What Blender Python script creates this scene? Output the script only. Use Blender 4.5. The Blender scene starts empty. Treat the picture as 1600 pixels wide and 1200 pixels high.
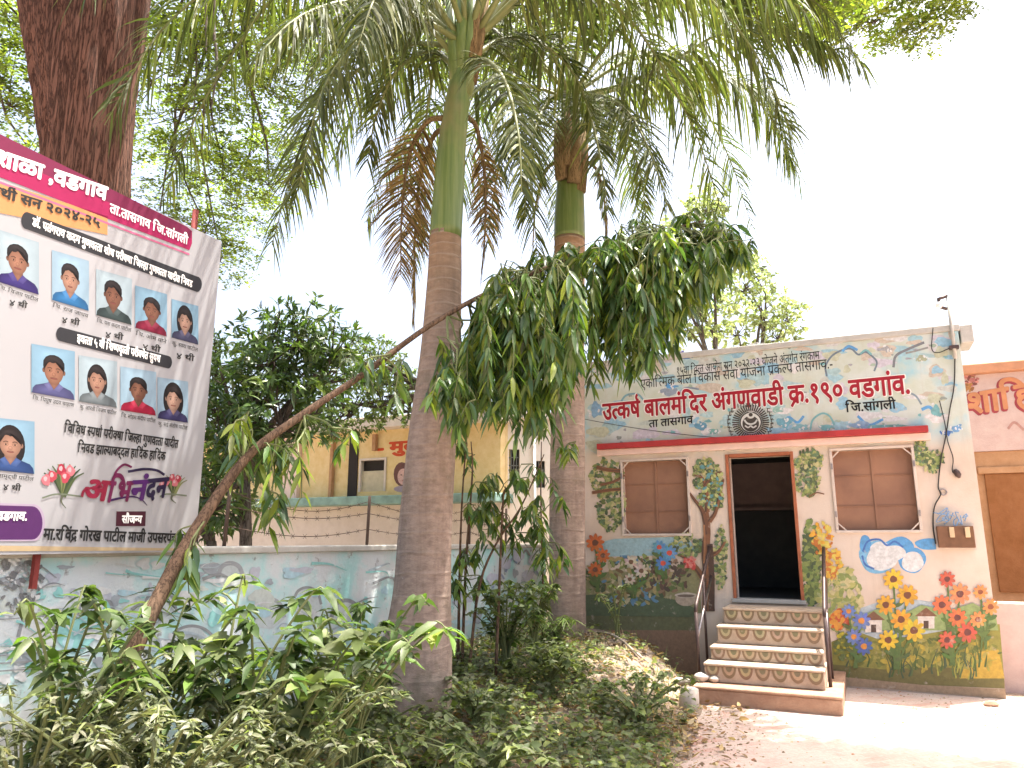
import bpy, bmesh, math, random
import numpy as np
from mathutils import Vector, Matrix

random.seed(7)
rng = np.random.default_rng(7)
S = bpy.context.scene
COL = S.collection
PI = math.pi

# ------------------------------------------------------------------ camera, sky, sun, exposure
FPX, PITCH, H = 1155.0, math.radians(12), 1.7
cd = bpy.data.cameras.new("camera")
cam = bpy.data.objects.new("camera", cd)
COL.objects.link(cam)
cd.sensor_width = 36
cd.lens = 36 * FPX / 1600
cd.clip_start = 0.05
cd.clip_end = 1500
cam.location = (0, 0, H)
cam.rotation_euler = (PI / 2 + PITCH, 0, 0)
S.camera = cam

SUN = Vector((0.25, 0.10, 1.0)).normalized()
world = bpy.data.worlds.new("World")
S.world = world
world.use_nodes = True
wn_ = world.node_tree
sky = wn_.nodes.new("ShaderNodeTexSky")
sky.sky_type = 'NISHITA'
sky.sun_disc = False
sky.sun_elevation = math.asin(SUN.z)
sky.sun_rotation = math.atan2(SUN.x, SUN.y)
sky.air_density = 1.0
sky.dust_density = 9.0
sky.ozone_density = 1.0
wn_.links.new(sky.outputs[0], wn_.nodes["Background"].inputs[0])
wn_.nodes["Background"].inputs[1].default_value = 0.15

sl = bpy.data.lights.new("sun", 'SUN')
sl.energy = 4.5
sl.angle = math.radians(0.5)
sl.color = (1.0, 0.95, 0.86)
so = bpy.data.objects.new("sun", sl)
COL.objects.link(so)
so.rotation_euler = SUN.to_track_quat('Z', 'Y').to_euler()

S.view_settings.view_transform = 'Standard'
S.view_settings.look = 'None'
S.view_settings.exposure = 1.9
S.view_settings.gamma = 1.0
S.render.engine = 'CYCLES'
S.cycles.max_bounces = 6
S.cycles.diffuse_bounces = 4
S.cycles.transmission_bounces = 4

# ------------------------------------------------------------------ geometry of the view
CP, SP = math.cos(PITCH), math.sin(PITCH)
CAM = Vector((0, 0, H))


def ray(px, py):
    u, v = (px - 800) / FPX, (600 - py) / FPX
    return Vector((u, CP - v * SP, SP + v * CP))


def at(px, py, Y):
    """the point of the world seen at a pixel of the 1600 px photo, at depth Y"""
    r = ray(px, py)
    return CAM + r * (Y / r.y)


class Plane:
    """an upright plane: a runs to the right as seen from its front, b is height, off is out of the wall"""
    def __init__(s, origin, right):
        s.o = Vector(origin)
        s.r = Vector(right).normalized()
        s.n = s.r.cross(Vector((0, 0, 1))).normalized()

    def uv(s, px, py, off=0.0):
        r = ray(px, py)
        t = ((s.o + s.n * off - CAM).dot(s.n)) / r.dot(s.n)
        p = CAM + r * t
        return ((p - s.o).dot(s.r), p.z)

    def p(s, a, b, off=0.0):
        q = s.o + s.r * a + s.n * off
        return Vector((q.x, q.y, b))


ANG = math.radians(65.2)
DL = Vector((-math.sin(ANG), math.cos(ANG), 0))          # along the nursery facade, leftwards
FL = 5.30                                                # facade length
FAC = Plane(Vector((5.4212, 8.6532, 0)) + DL * FL, -DL)  # facade
WV = Vector((math.cos(ANG), math.sin(ANG), 0))
WAL = Plane((0.15, 11.09, 0), WV)                        # compound wall, runs away from the viewer


def sstep(a, b, x):
    t = np.clip((x - a) / (b - a), 0, 1)
    return t * t * (3 - 2 * t)


def xb(y):
    return np.interp(y, [-6, 6.15, 8.2, 9.0, 40], [-1.2, 1.27, 2.0, 2.25, 2.4])


def gz(x, y):
    """height of the ground"""
    x = np.asarray(x, float); y = np.asarray(y, float)
    h = 0.50 * sstep(0, np.interp(y, [7.8, 9.3], [1.7, .75]), xb(y) - x) * np.clip((y - 4.4) / 5.4, 0, 1)
    h = h * (1 - sstep(12, 16, y))
    n = 0.025 * np.sin(x * 5.1 + 1.3 * np.sin(y * 3.3)) * np.cos(y * 4.3 + x)
    return h + n * sstep(0, .6, xb(y) - x) * (np.abs(x) < 8)


# ------------------------------------------------------------------ materials
def srgb(r, g, b, k=1.0):
    f = lambda c: (c / 255 / 12.92 if c / 255 <= 0.04045 else ((c / 255 + 0.055) / 1.055) ** 2.4)
    return (f(r) * k, f(g) * k, f(b) * k)


class NT:
    def __init__(s, name):
        s.m = bpy.data.materials.new(name)
        s.m.use_nodes = True
        s.t = s.m.node_tree
        s.b = s.t.nodes["Principled BSDF"]

    def n(s, typ, **kw):
        nd = s.t.nodes.new(typ)
        for k, v in kw.items():
            if k.startswith("i_"):
                key = k[2:]
                key = int(key) if key.isdigit() else key.replace("_", " ")
                nd.inputs[key].default_value = v
            else:
                setattr(nd, k, v)
        return nd

    def l(s, a, b):
        s.t.links.new(a, b)

    def coord(s, scale=(1, 1, 1), which="Object"):
        tc = s.n("ShaderNodeTexCoord")
        mp = s.n("ShaderNodeMapping")
        mp.inputs["Scale"].default_value = scale
        s.l(tc.outputs[which], mp.inputs[0])
        return mp.outputs[0]

    def noise(s, co, scale, detail=6, rough=.6):
        nd = s.n("ShaderNodeTexNoise")
        nd.inputs["Scale"].default_value = scale
        nd.inputs["Detail"].default_value = detail
        nd.inputs["Roughness"].default_value = rough
        s.l(co, nd.inputs["Vector"])
        return nd.outputs["Fac"]

    def ramp(s, fac, stops):
        nd = s.n("ShaderNodeValToRGB")
        el = nd.color_ramp.elements
        while len(el) < len(stops):
            el.new(0.5)
        for e, (p, c) in zip(el, stops):
            e.position = p
            e.color = (*c[:3], 1)
        s.l(fac, nd.inputs[0])
        return nd.outputs[0]

    def mix(s, fac, a, b, mode='MIX'):
        nd = s.n("ShaderNodeMix", data_type='RGBA', blend_type=mode)
        for sock, v in ((nd.inputs[0], fac), (nd.inputs[6], a), (nd.inputs[7], b)):
            if hasattr(v, "links"):
                s.l(v, sock)
            else:
                sock.default_value = v if isinstance(v, (int, float)) else (*v[:3], 1)
        return nd.outputs[2]

    def bump(s, fac, strength=.4, dist=.02):
        nd = s.n("ShaderNodeBump")
        nd.inputs["Strength"].default_value = strength
        nd.inputs["Distance"].default_value = dist
        s.l(fac, nd.inputs["Height"])
        s.l(nd.outputs[0], s.b.inputs["Normal"])


def plain(name, c, rough=.7, metal=0, var=.18, scale=6, bump=0, spec=.3):
    """a paint or metal with uneven tone"""
    N = NT(name)
    co = N.coord()
    f = N.noise(co, scale)
    N.l(N.ramp(f, [(.25, tuple(x * (1 - var) for x in c)), (.75, tuple(min(1, x * (1 + var)) for x in c))]), N.b.inputs["Base Color"])
    N.b.inputs["Roughness"].default_value = rough
    N.b.inputs["Metallic"].default_value = metal
    N.b.inputs["Specular IOR Level"].default_value = spec
    if bump:
        N.bump(N.noise(co, scale * 8), bump, .01)
    return N.m


def paint_mat(name, wear=.22, base=(.6, .55, .47), rough=.75, var=.25, fade=0.0, ink=1.0):
    """brushed wall paint, its colour from the Col attribute, worn through in places"""
    N = NT(name)
    at_ = N.n("ShaderNodeAttribute", attribute_name="Col")
    co = N.coord()
    f = N.noise(co, 22, 5, .7)
    c = N.mix(1.0, at_.outputs["Color"], N.ramp(f, [(.3, (1 - var,) * 3), (.7, (1 + var * .5,) * 3)]), 'MULTIPLY')
    c = N.mix(fade, c, base)
    c = N.mix(1.0, c, (ink, ink, ink), 'MULTIPLY')
    w = N.ramp(N.noise(co, 9, 8, .7), [(.60, (0, 0, 0)), (.68, (wear, wear, wear))])
    N.l(N.mix(w, c, base), N.b.inputs["Base Color"])
    N.b.inputs["Roughness"].default_value = rough
    N.b.inputs["Specular IOR Level"].default_value = .2
    return N.m


def leaf_mat(name, trans=.35, rough=.45, spec=.35):
    N = NT(name)
    at_ = N.n("ShaderNodeAttribute", attribute_name="Col")
    N.l(at_.outputs["Color"], N.b.inputs["Base Color"])
    N.b.inputs["Roughness"].default_value = rough
    N.b.inputs["Specular IOR Level"].default_value = spec
    tr = N.n("ShaderNodeBsdfTranslucent")
    N.l(N.mix(1.0, at_.outputs["Color"], (1.5, 1.7, .7), 'MULTIPLY'), tr.inputs[0])
    mx = N.n("ShaderNodeMixShader")
    mx.inputs[0].default_value = trans
    N.l(N.b.outputs[0], mx.inputs[1]); N.l(tr.outputs[0], mx.inputs[2])
    N.l(mx.outputs[0], N.t.nodes["Material Output"].inputs[0])
    return N.m


def bark_mat(name, stops, scale=(9, 9, 1.5), k=1.0, bump=.8, dist=.03):
    N = NT(name)
    co = N.coord(scale)
    f = N.noise(co, 2.2 * k, 10, .7)
    rn = N.noise(N.coord((scale[0] * 1.6, scale[1] * 1.6, scale[2] * .8)), 1.7 * k, 5, .6)
    sb = N.n("ShaderNodeMath", operation='SUBTRACT'); sb.inputs[1].default_value = .5; N.l(rn, sb.inputs[0])
    v = N.n("ShaderNodeMath", operation='ABSOLUTE'); N.l(sb.outputs[0], v.inputs[0])
    big = N.noise(N.coord((1, 1, .5)), 1.5, 4)
    c = N.ramp(f, stops)
    c = N.mix(N.ramp(big, [(.35, (0, 0, 0)), (.7, (.45, .45, .45))]), c, stops[-1][1])
    crack = N.ramp(v.outputs[0], [(0, (.35, .35, .35)), (.06, (1, 1, 1))])
    N.l(N.mix(1.0, c, crack, 'MULTIPLY'), N.b.inputs["Base Color"])
    N.b.inputs["Roughness"].default_value = .9
    N.b.inputs["Specular IOR Level"].default_value = .15
    ad = N.n("ShaderNodeMath", operation='MULTIPLY')
    N.l(f, ad.inputs[0]); N.l(crack, ad.inputs[1])
    N.bump(ad.outputs[0], bump, dist)
    return N.m


M = {}
M['bark_red'] = bark_mat("bark", [(.3, (.07, .036, .026)), (.55, (.16, .075, .05)), (.8, (.27, .14, .10))], (10, 10, 1.0), 1.0, 1.0, .05)
M['bark_thin'] = bark_mat("thin_bark", [(.3, (.07, .045, .03)), (.6, (.16, .10, .065)), (.85, (.22, .15, .10))], (14, 14, 6), 1, .4, .01)
M['bark_grey'] = bark_mat("grey_bark", [(.3, (.06, .05, .04)), (.6, (.12, .10, .08)), (.85, (.2, .17, .13))], (8, 8, 3), 1, .5, .02)
M['leaf'] = leaf_mat("leaf")
M['leaf_palm'] = leaf_mat("palm_leaf", .3, .55, .2)
M['leaf_thick'] = leaf_mat("glossy_leaf", .28, .35, .45)
M['leaf_fine'] = leaf_mat("fine_leaf", .45, .6, .2)
M['leaf_dry'] = leaf_mat("dry_leaf", .3, .8, .1)
M['mural'] = paint_mat("mural_paint", .55, (.50, .42, .34), .8, .3, .12)
M['wallart'] = paint_mat("old_wall_paint", .8, srgb(215, 220, 222, .85), .75, .25, .25)
M['print'] = paint_mat("banner_print", 0.0, (.7, .7, .7), .45, .06, 0.0, .62)
M['step_paint'] = paint_mat("step_paint", .7, (.40, .31, .23), .8, .3, .35)


def palm_trunk_mat():
    N = NT("palm_trunk")
    co = N.coord((1, 1, 1))
    sx = N.n("ShaderNodeSeparateXYZ"); N.l(co, sx.inputs[0])
    nz = N.noise(N.coord((1.2, 1.2, 3)), 2.0, 5)
    ad = N.n("ShaderNodeMath", operation='MULTIPLY_ADD'); ad.inputs[1].default_value = .09
    N.l(nz, ad.inputs[0]); N.l(sx.outputs[2], ad.inputs[2])
    # leaf scars: thin rings at uneven spacing, tighter towards the top
    pw = N.n("ShaderNodeMath", operation='POWER'); pw.inputs[1].default_value = 1.35
    N.l(ad.outputs[0], pw.inputs[0])
    ml = N.n("ShaderNodeMath", operation='MULTIPLY'); ml.inputs[1].default_value = 3.6
    N.l(pw.outputs[0], ml.inputs[0])
    fr = N.n("ShaderNodeMath", operation='FRACT'); N.l(ml.outputs[0], fr.inputs[0])
    ring = N.ramp(fr.outputs[0], [(.0, (1, 1, 1)), (.10, (.1, .1, .1)), (.86, (0, 0, 0)), (1.0, (1, 1, 1))])
    base = N.ramp(N.noise(N.coord((3, 3, 6)), 3.5, 8, .7), [(.25, (.19, .14, .115)), (.5, (.31, .235, .19)), (.65, (.37, .285, .235)), (.85, (.48, .40, .34))])
    # the freshly bared top of the stem is orange brown
    hi = N.n("ShaderNodeMapRange"); hi.inputs[1].default_value = 2.9; hi.inputs[2].default_value = 4.7
    N.l(sx.outputs[2], hi.inputs[0])
    base = N.mix(hi.outputs[0], base, N.ramp(N.noise(N.coord((2, 2, 5)), 3, 6), [(.35, (.24, .145, .08)), (.65, (.36, .24, .15))]))
    st = N.ramp(N.noise(N.coord((10, 10, .8)), 1.2, 6), [(.45, (0, 0, 0)), (.75, (.5, .5, .5))])
    base = N.mix(st, base, (.13, .095, .07))
    moss = N.ramp(N.noise(N.coord((1.5, 1.5, .9)), 1.3, 8, .7), [(.52, (0, 0, 0)), (.66, (.55, .55, .55))])
    base = N.mix(moss, base, (.12, .115, .07))
    pale = N.ramp(N.noise(N.coord((5, 5, 8)), 2.2, 8, .75), [(.64, (0, 0, 0)), (.70, (.5, .5, .5))])
    base = N.mix(pale, base, (.42, .38, .34))
    rs = N.n("ShaderNodeMath", operation='MULTIPLY'); rs.inputs[1].default_value = .13
    N.l(ring, rs.inputs[0])
    rs2 = N.n("ShaderNodeMath", operation='MULTIPLY_ADD'); rs2.inputs[1].default_value = .45; rs2.inputs[2].default_value = 0
    N.l(hi.outputs[0], rs2.inputs[0])
    rs3 = N.n("ShaderNodeMath", operation='MULTIPLY_ADD')
    N.l(ring, rs3.inputs[0]); N.l(rs2.outputs[0], rs3.inputs[1]); N.l(rs.outputs[0], rs3.inputs[2])
    N.l(N.mix(rs3.outputs[0], base, (.42, .34, .27)), N.b.inputs["Base Color"])
    N.b.inputs["Roughness"].default_value = .85
    N.b.inputs["Specular IOR Level"].default_value = .15
    fine = N.noise(N.coord((6, 6, 18)), 4, 8, .7)
    sm = N.n("ShaderNodeMath", operation='ADD'); N.l(fine, sm.inputs[0]); N.l(ring, sm.inputs[1])
    N.bump(sm.outputs[0], .45, .015)
    return N.m


def shaft_mat():
    N = NT("palm_crownshaft")
    f = N.noise(N.coord((16, 16, .6)), 1.5, 5)
    c = N.ramp(f, [(.3, (.085, .14, .03)), (.55, (.14, .20, .055)), (.8, (.24, .29, .12))])
    big = N.ramp(N.noise(N.coord((1, 1, .6)), 2.5, 4), [(.5, (0, 0, 0)), (.72, (.7, .7, .7))])
    N.l(N.mix(big, c, (.26, .22, .10)), N.b.inputs["Base Color"])
    N.b.inputs["Roughness"].default_value = .4
    return N.m


M['palm_trunk'] = palm_trunk_mat()
M['shaft'] = shaft_mat()
M['rachis'] = plain("palm_rachis", (.17, .19, .07), .5)
M['sheath'] = bark_mat("dry_sheath", [(.3, (.10, .07, .035)), (.6, (.21, .145, .07)), (.85, (.34, .25, .13))], (18, 18, 1.5), 1, .6, .01)
M['twig'] = plain("twig", (.06, .045, .035), .9)
M['greentwig'] = plain("green_twig", (.13, .15, .06), .7)


def ground_mat():
    N = NT("soil")
    co = N.coord()
    a = N.noise(co, 1.3, 8); b = N.noise(co, 14, 8, .75)
    c = N.ramp(b, [(.3, (.17, .115, .08)), (.55, (.30, .225, .165)), (.75, (.44, .35, .26))])
    c = N.mix(N.ramp(a, [(.4, (0, 0, 0)), (.65, (.7, .7, .7))]), c, (.34, .27, .21))
    N.l(c, N.b.inputs["Base Color"]); N.b.inputs["Roughness"].default_value = .95
    N.bump(b, .8, .04)
    return N.m


def path_mat():
    N = NT("worn_brick_paving")
    co = N.coord()
    rot = N.n("ShaderNodeMapping"); rot.inputs["Rotation"].default_value = (0, 0, ANG + PI / 2)
    N.l(co, rot.inputs[0])
    br = N.n("ShaderNodeTexBrick")
    br.inputs["Scale"].default_value = 1.0
    br.inputs["Brick Width"].default_value = .22; br.inputs["Row Height"].default_value = .11
    br.inputs["Mortar Size"].default_value = .006; br.inputs["Bias"].default_value = -.1
    br.inputs["Color1"].default_value = (.42, .25, .20, 1); br.inputs["Color2"].default_value = (.46, .36, .30, 1)
    br.inputs["Mortar"].default_value = (.40, .35, .29, 1)
    N.l(rot.outputs[0], br.inputs["Vector"])
    f = N.noise(co, 1.1, 8, .65)
    c = N.mix(N.ramp(f, [(.38, (0, 0, 0)), (.62, (.85, .85, .85))]), br.outputs["Color"], (.50, .42, .36))
    g = N.noise(co, 26, 6, .7)
    c = N.mix(1.0, c, N.ramp(g, [(.3, (.8, .8, .8)), (.7, (1.1, 1.1, 1.1))]), 'MULTIPLY')
    N.l(c, N.b.inputs["Base Color"]); N.b.inputs["Roughness"].default_value = .9
    N.bump(g, .35, .01)
    return N.m


def facade_mat():
    """limewash: greenish grey above the ledge, warm cream below, blotched with blue and lilac washes"""
    N = NT("limewashed_plaster")
    co = N.coord()
    sx = N.n("ShaderNodeSeparateXYZ"); N.l(co, sx.inputs[0])
    up = N.n("ShaderNodeMapRange"); up.inputs[1].default_value = 2.75; up.inputs[2].default_value = 3.1
    N.l(sx.outputs[2], up.inputs[0])
    low = N.ramp(N.noise(co, 1.6, 6), [(.3, (.57, .46, .365)), (.7, (.68, .59, .50))])
    top = N.ramp(N.noise(co, 1.9, 6), [(.25, (.54, .47, .39)), (.40, (.48, .525, .43)), (.7, (.58, .63, .62))])
    c = N.mix(up.outputs[0], low, top)
    bl = N.ramp(N.noise(co, 2.6, 4, .5), [(.52, (0, 0, 0)), (.66, (.65, .65, .65))])
    ml = N.n("ShaderNodeMath", operation='MULTIPLY'); N.l(bl, ml.inputs[0]); N.l(up.outputs[0], ml.inputs[1])
    c = N.mix(ml.outputs[0], c, (.22, .50, .62))
    st = N.ramp(N.noise(N.coord((7, 7, .5)), 1.6, 8, .7), [(.55, (0, 0, 0)), (.8, (.45, .45, .45))])
    c = N.mix(st, c, (.42, .35, .27))
    dirt = N.n("ShaderNodeMapRange"); dirt.inputs[1].default_value = .7; dirt.inputs[2].default_value = .1
    N.l(sx.outputs[2], dirt.inputs[0])
    d2 = N.n("ShaderNodeMath", operation='MULTIPLY'); N.l(dirt.outputs[0], d2.inputs[0]); N.l(N.noise(co, 7, 8, .7), d2.inputs[1])
    c = N.mix(d2.outputs[0], c, (.22, .16, .12))
    N.l(c, N.b.inputs["Base Color"]); N.b.inputs["Roughness"].default_value = .9
    N.b.inputs["Specular IOR Level"].default_value = .15
    N.bump(N.noise(co, 45, 6, .7), .3, .008)
    return N.m


def oldwall_mat():
    N = NT("flaking_wall_paint")
    co = N.coord()
    f = N.noise(co, 2.2, 8, .65); g = N.noise(co, 7, 8, .7)
    c = N.ramp(f, [(.3, (.30, .60, .58)), (.45, (.42, .63, .63)), (.56, (.58, .63, .64)), (.8, (.55, .58, .61))])
    fl = N.ramp(g, [(.60, (0, 0, 0)), (.66, (.85, .85, .85))])
    c = N.mix(fl, c, (.25, .24, .23))
    sx = N.n("ShaderNodeSeparateXYZ"); N.l(co, sx.inputs[0])
    dirt = N.n("ShaderNodeMapRange"); dirt.inputs[1].default_value = .9; dirt.inputs[2].default_value = .2
    N.l(sx.outputs[2], dirt.inputs[0])
    d2 = N.n("ShaderNodeMath", operation='MULTIPLY'); N.l(dirt.outputs[0], d2.inputs[0]); N.l(f, d2.inputs[1])
    c = N.mix(d2.outputs[0], c, (.25, .21, .17))
    N.l(c, N.b.inputs["Base Color"]); N.b.inputs["Roughness"].default_value = .9
    N.bump(g, .5, .02)
    return N.m


def concrete_mat(name, a, b):
    N = NT(name)
    co = N.coord()
    f = N.noise(co, 5, 8, .7)
    N.l(N.ramp(f, [(.3, a), (.7, b)]), N.b.inputs["Base Color"])
    N.b.inputs["Roughness"].default_value = .92
    N.bump(N.noise(co, 40, 8, .7), .5, .012)
    return N.m


def screen_mat():
    """brown woven insect screen"""
    N = NT("brown_insect_screen")
    co = N.coord()
    f = N.noise(co, 2.2, 5)
    c = N.ramp(f, [(.3, (.22, .115, .075)), (.7, (.33, .175, .105))])
    k = N.n("ShaderNodeTexChecker"); k.inputs["Scale"].default_value = 220
    k.inputs["Color1"].default_value = (.8, .8, .8, 1); k.inputs["Color2"].default_value = (1.1, 1.1, 1.1, 1)
    N.l(co, k.inputs["Vector"])
    N.l(N.mix(1.0, c, k.outputs[0], 'MULTIPLY'), N.b.inputs["Base Color"])
    N.b.inputs["Roughness"].default_value = .8
    return N.m


M['soil'] = ground_mat()
M['path'] = path_mat()
M['facade'] = facade_mat()
M['oldwall'] = oldwall_mat()
M['step'] = concrete_mat("step_concrete", (.34, .25, .18), (.52, .42, .32))
M['slab'] = concrete_mat("rough_brick_slab", (.26, .14, .085), (.42, .27, .18))
M['grey'] = concrete_mat("grey_concrete", (.36, .35, .32), (.50, .49, .45))
M['plinth'] = concrete_mat("damp_plinth", (.10, .10, .065), (.22, .20, .14))
M['red'] = plain("red_ledge_paint", (.36, .035, .035), .5, var=.25)
M['pinkpaint'] = plain("pale_pink_paint", (.72, .55, .47), .8, var=.1)
M['doorwood'] = plain("orange_door_frame", (.34, .115, .055), .55, var=.25, scale=12)
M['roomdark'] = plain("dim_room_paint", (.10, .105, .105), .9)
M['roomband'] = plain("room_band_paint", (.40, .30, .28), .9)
M['alu'] = plain("pale_window_frame", (.58, .50, .43), .4, .0, .12, 9)
M['screen'] = screen_mat()
M['steel'] = plain("steel_rail", (.32, .28, .27), .3, .85, .25, 14)
M['darksteel'] = plain("dark_rail_paint", (.08, .055, .05), .45, .3, .3, 14)
M['black'] = plain("black_lettering", (.012, .012, .012), .7, var=.3)
M['redtext'] = plain("crimson_lettering", (.30, .010, .022), .6, var=.2, scale=10)
M['halo'] = plain("white_lettering_edge", (.75, .72, .68), .8, var=.06)
M['white'] = plain("white_lettering", (.78, .77, .75), .6, var=.05)
M['cable'] = plain("cable", (.035, .033, .03), .6)
M['hose'] = plain("pale_hose", (.42, .36, .30), .6)
M['boxbrown'] = plain("meter_box_brown", (.17, .085, .045), .5, var=.25, scale=12)
M['brass'] = plain("pale_clip", (.62, .46, .28), .5)
M['pinkwall'] = concrete_mat("pink_plaster", (.48, .34, .30), (.56, .43, .38))
M['orange'] = plain("orange_coping", (.48, .235, .13), .7)
M['brownwall'] = concrete_mat("brown_plaster", (.36, .19, .085), (.48, .28, .15))
M['shutter'] = concrete_mat("brown_shutter", (.22, .085, .022), (.30, .13, .05))
M['orangetext'] = plain("orange_lettering", (.50, .215, .10), .6)
M['maroon'] = plain("maroon_edge", (.30, .05, .06), .7)
M['yellow'] = concrete_mat("yellow_plaster", (.66, .48, .20), (.78, .62, .34))
M['cream'] = concrete_mat("cream_plaster", (.76, .68, .58), (.82, .76, .67))
M['beige'] = concrete_mat("beige_plaster", (.58, .50, .42), (.68, .60, .52))
M['teal'] = plain("teal_ledge_paint", (.20, .32, .28), .8, var=.4, scale=3)
M['dark'] = plain("dark_opening", (.03, .025, .022), .8)
M['creamboard'] = plain("cream_shutter_board", (.55, .48, .33), .7)
M['greywin'] = plain("grey_grille", (.16, .17, .16), .6)
M['fenceiron'] = plain("old_fence_iron", (.09, .06, .045), .8, .2, .3, 20)
M['rust'] = plain("rusty_red_pole", (.18, .035, .03), .8, .2, .3, 20)
M['sheet'] = plain("banner_vinyl", (.30, .30, .312), .35, 0, .04, 1.2)
M['stone'] = concrete_mat("pale_stone", (.38, .32, .26), (.56, .5, .43))


# ------------------------------------------------------------------ object helpers
def rootloc(o):
    v = Vector((0, 0, 0))
    while o is not None:
        v += o.location
        o = o.parent
    return v


def tag(o, label, cat, group=None, kind=None):
    if label: o["label"] = label
    if cat: o["category"] = cat
    if group: o["group"] = group
    if kind: o["kind"] = kind
    return o


def thing(name, label, cat, loc=(0, 0, 0), group=None):
    o = bpy.data.objects.new(name, None)
    COL.objects.link(o)
    o.location = loc
    o.empty_display_size = .2
    return tag(o, label, cat, group)


class MB:
    """gathers shapes of one part and links them as one mesh object"""
    def __init__(s):
        s.v, s.f, s.mi, s.c = [], [], [], []
        s.col = (1, 1, 1)

    def add(s, vs, fs, mi=0, col=None):
        k = len(s.v)
        s.v += [tuple(x) for x in vs]
        s.c += [(*(col or s.col), 1)] * len(vs)
        for f in fs:
            s.f.append([i + k for i in f]); s.mi.append(mi)
        return s

    def box8(s, P, mi=0):
        """P: eight corners, bottom four then top four, counter-clockwise from above"""
        return s.add(P, [(3, 2, 1, 0), (4, 5, 6, 7), (0, 1, 5, 4), (1, 2, 6, 5), (2, 3, 7, 6), (3, 0, 4, 7)], mi)

    def slab(s, pl, a0, a1, b0, b1, o0, o1, mi=0):
        """a box on an upright plane, from o0 (inside) to o1 (outside)"""
        q = [pl.p(a0, b0, o1), pl.p(a1, b0, o1), pl.p(a1, b0, o0), pl.p(a0, b0, o0)]
        t = [pl.p(a0, b1, o1), pl.p(a1, b1, o1), pl.p(a1, b1, o0), pl.p(a0, b1, o0)]
        return s.box8(q + t, mi)

    def tube(s, pts, rad, n=8, mi=0, cap=True, ring=None):
        pts = [Vector(p) for p in pts]
        if not hasattr(rad, "__len__"): rad = [rad] * len(pts)
        k = len(s.v)
        prev = None
        for i, p in enumerate(pts):
            t = (pts[min(i + 1, len(pts) - 1)] - pts[max(i - 1, 0)])
            t = t.normalized() if t.length > 1e-9 else Vector((0, 0, 1))
            if prev is None:
                prev = Vector((1, 0, 0)) if abs(t.x) < .9 else Vector((0, 1, 0))
            u = (prev - t * prev.dot(t)).normalized(); prev = u
            w = t.cross(u)
            for j in range(n):
                a = 2 * PI * j / n
                r = rad[i] * (ring(i, a) if ring else 1)
                q = p + (u * math.cos(a) + w * math.sin(a)) * r
                s.v.append(tuple(q)); s.c.append((*s.col, 1))
        for i in range(len(pts) - 1):
            for j in range(n):
                a, b = k + i * n + j, k + i * n + (j + 1) % n
                s.f.append([a, b, b + n, a + n]); s.mi.append(mi)
        if cap:
            s.f.append([k + j for j in reversed(range(n))]); s.mi.append(mi)
            s.f.append([k + (len(pts) - 1) * n + j for j in range(n)]); s.mi.append(mi)
        return s

    def build(s, name, mats, parent=None, smooth=False, bevel=0):
        if not isinstance(mats, (list, tuple)): mats = [mats]
        base = rootloc(parent) if parent else Vector((0, 0, 0))
        me = bpy.data.meshes.new(name)
        me.from_pydata([tuple(Vector(v) - base) for v in s.v], [], s.f)
        for m in mats: me.materials.append(m)
        me.polygons.foreach_set("material_index", s.mi)
        if smooth: me.polygons.foreach_set("use_smooth", [True] * len(s.f))
        ca = me.color_attributes.new("Col", 'FLOAT_COLOR', 'POINT')
        ca.data.foreach_set("color", np.array(s.c, np.float32).ravel())
        me.update()
        o = bpy.data.objects.new(name, me)
        COL.objects.link(o)
        o.parent = parent
        if bevel:
            b = o.modifiers.new("bevel", 'BEVEL'); b.width = bevel; b.segments = 2; b.limit_method = 'ANGLE'
        return o


def npmesh(name, V, F, C, mat, parent=None, smooth=False):
    """fast mesh from arrays; F a list of (m, k) index arrays"""
    base = rootloc(parent) if parent else Vector((0, 0, 0))
    V = np.asarray(V, np.float32) - np.array(base, np.float32)
    me = bpy.data.meshes.new(name)
    me.vertices.add(len(V)); me.vertices.foreach_set("co", V.ravel())
    loops = np.concatenate([f.ravel() for f in F]).astype(np.int32)
    tot = np.concatenate([np.full(len(f), f.shape[1]) for f in F]).astype(np.int32)
    start = np.concatenate([[0], np.cumsum(tot)[:-1]]).astype(np.int32)
    me.loops.add(len(loops)); me.loops.foreach_set("vertex_index", loops)
    me.polygons.add(len(tot)); me.polygons.foreach_set("loop_start", start)
    me.polygons.foreach_set("loop_total", tot)
    if smooth: me.polygons.foreach_set("use_smooth", np.ones(len(tot), bool))
    me.materials.append(mat)
    me.update(calc_edges=True)
    ca = me.color_attributes.new("Col", 'FLOAT_COLOR', 'POINT')
    ca.data.foreach_set("color", np.c_[np.asarray(C, np.float32), np.ones(len(V), np.float32)].ravel())
    o = bpy.data.objects.new(name, me)
    COL.objects.link(o)
    o.parent = parent
    return o


def nrm(a):
    return a / np.maximum(np.linalg.norm(a, axis=-1, keepdims=True), 1e-9)


def catmull(P, n):
    P = [np.array(p, float) for p in P]
    P = [2 * P[0] - P[1]] + P + [2 * P[-1] - P[-2]]
    out = []
    seg = len(P) - 3
    for i in range(n):
        u = i / (n - 1) * seg
        k = min(int(u), seg - 1); t = u - k
        a, b, c, d = P[k:k + 4]
        out.append(.5 * ((2 * b) + (c - a) * t + (2 * a - 5 * b + 4 * c - d) * t * t + (3 * b - a - 3 * c + d) * t ** 3))
    return np.array(out)


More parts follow.
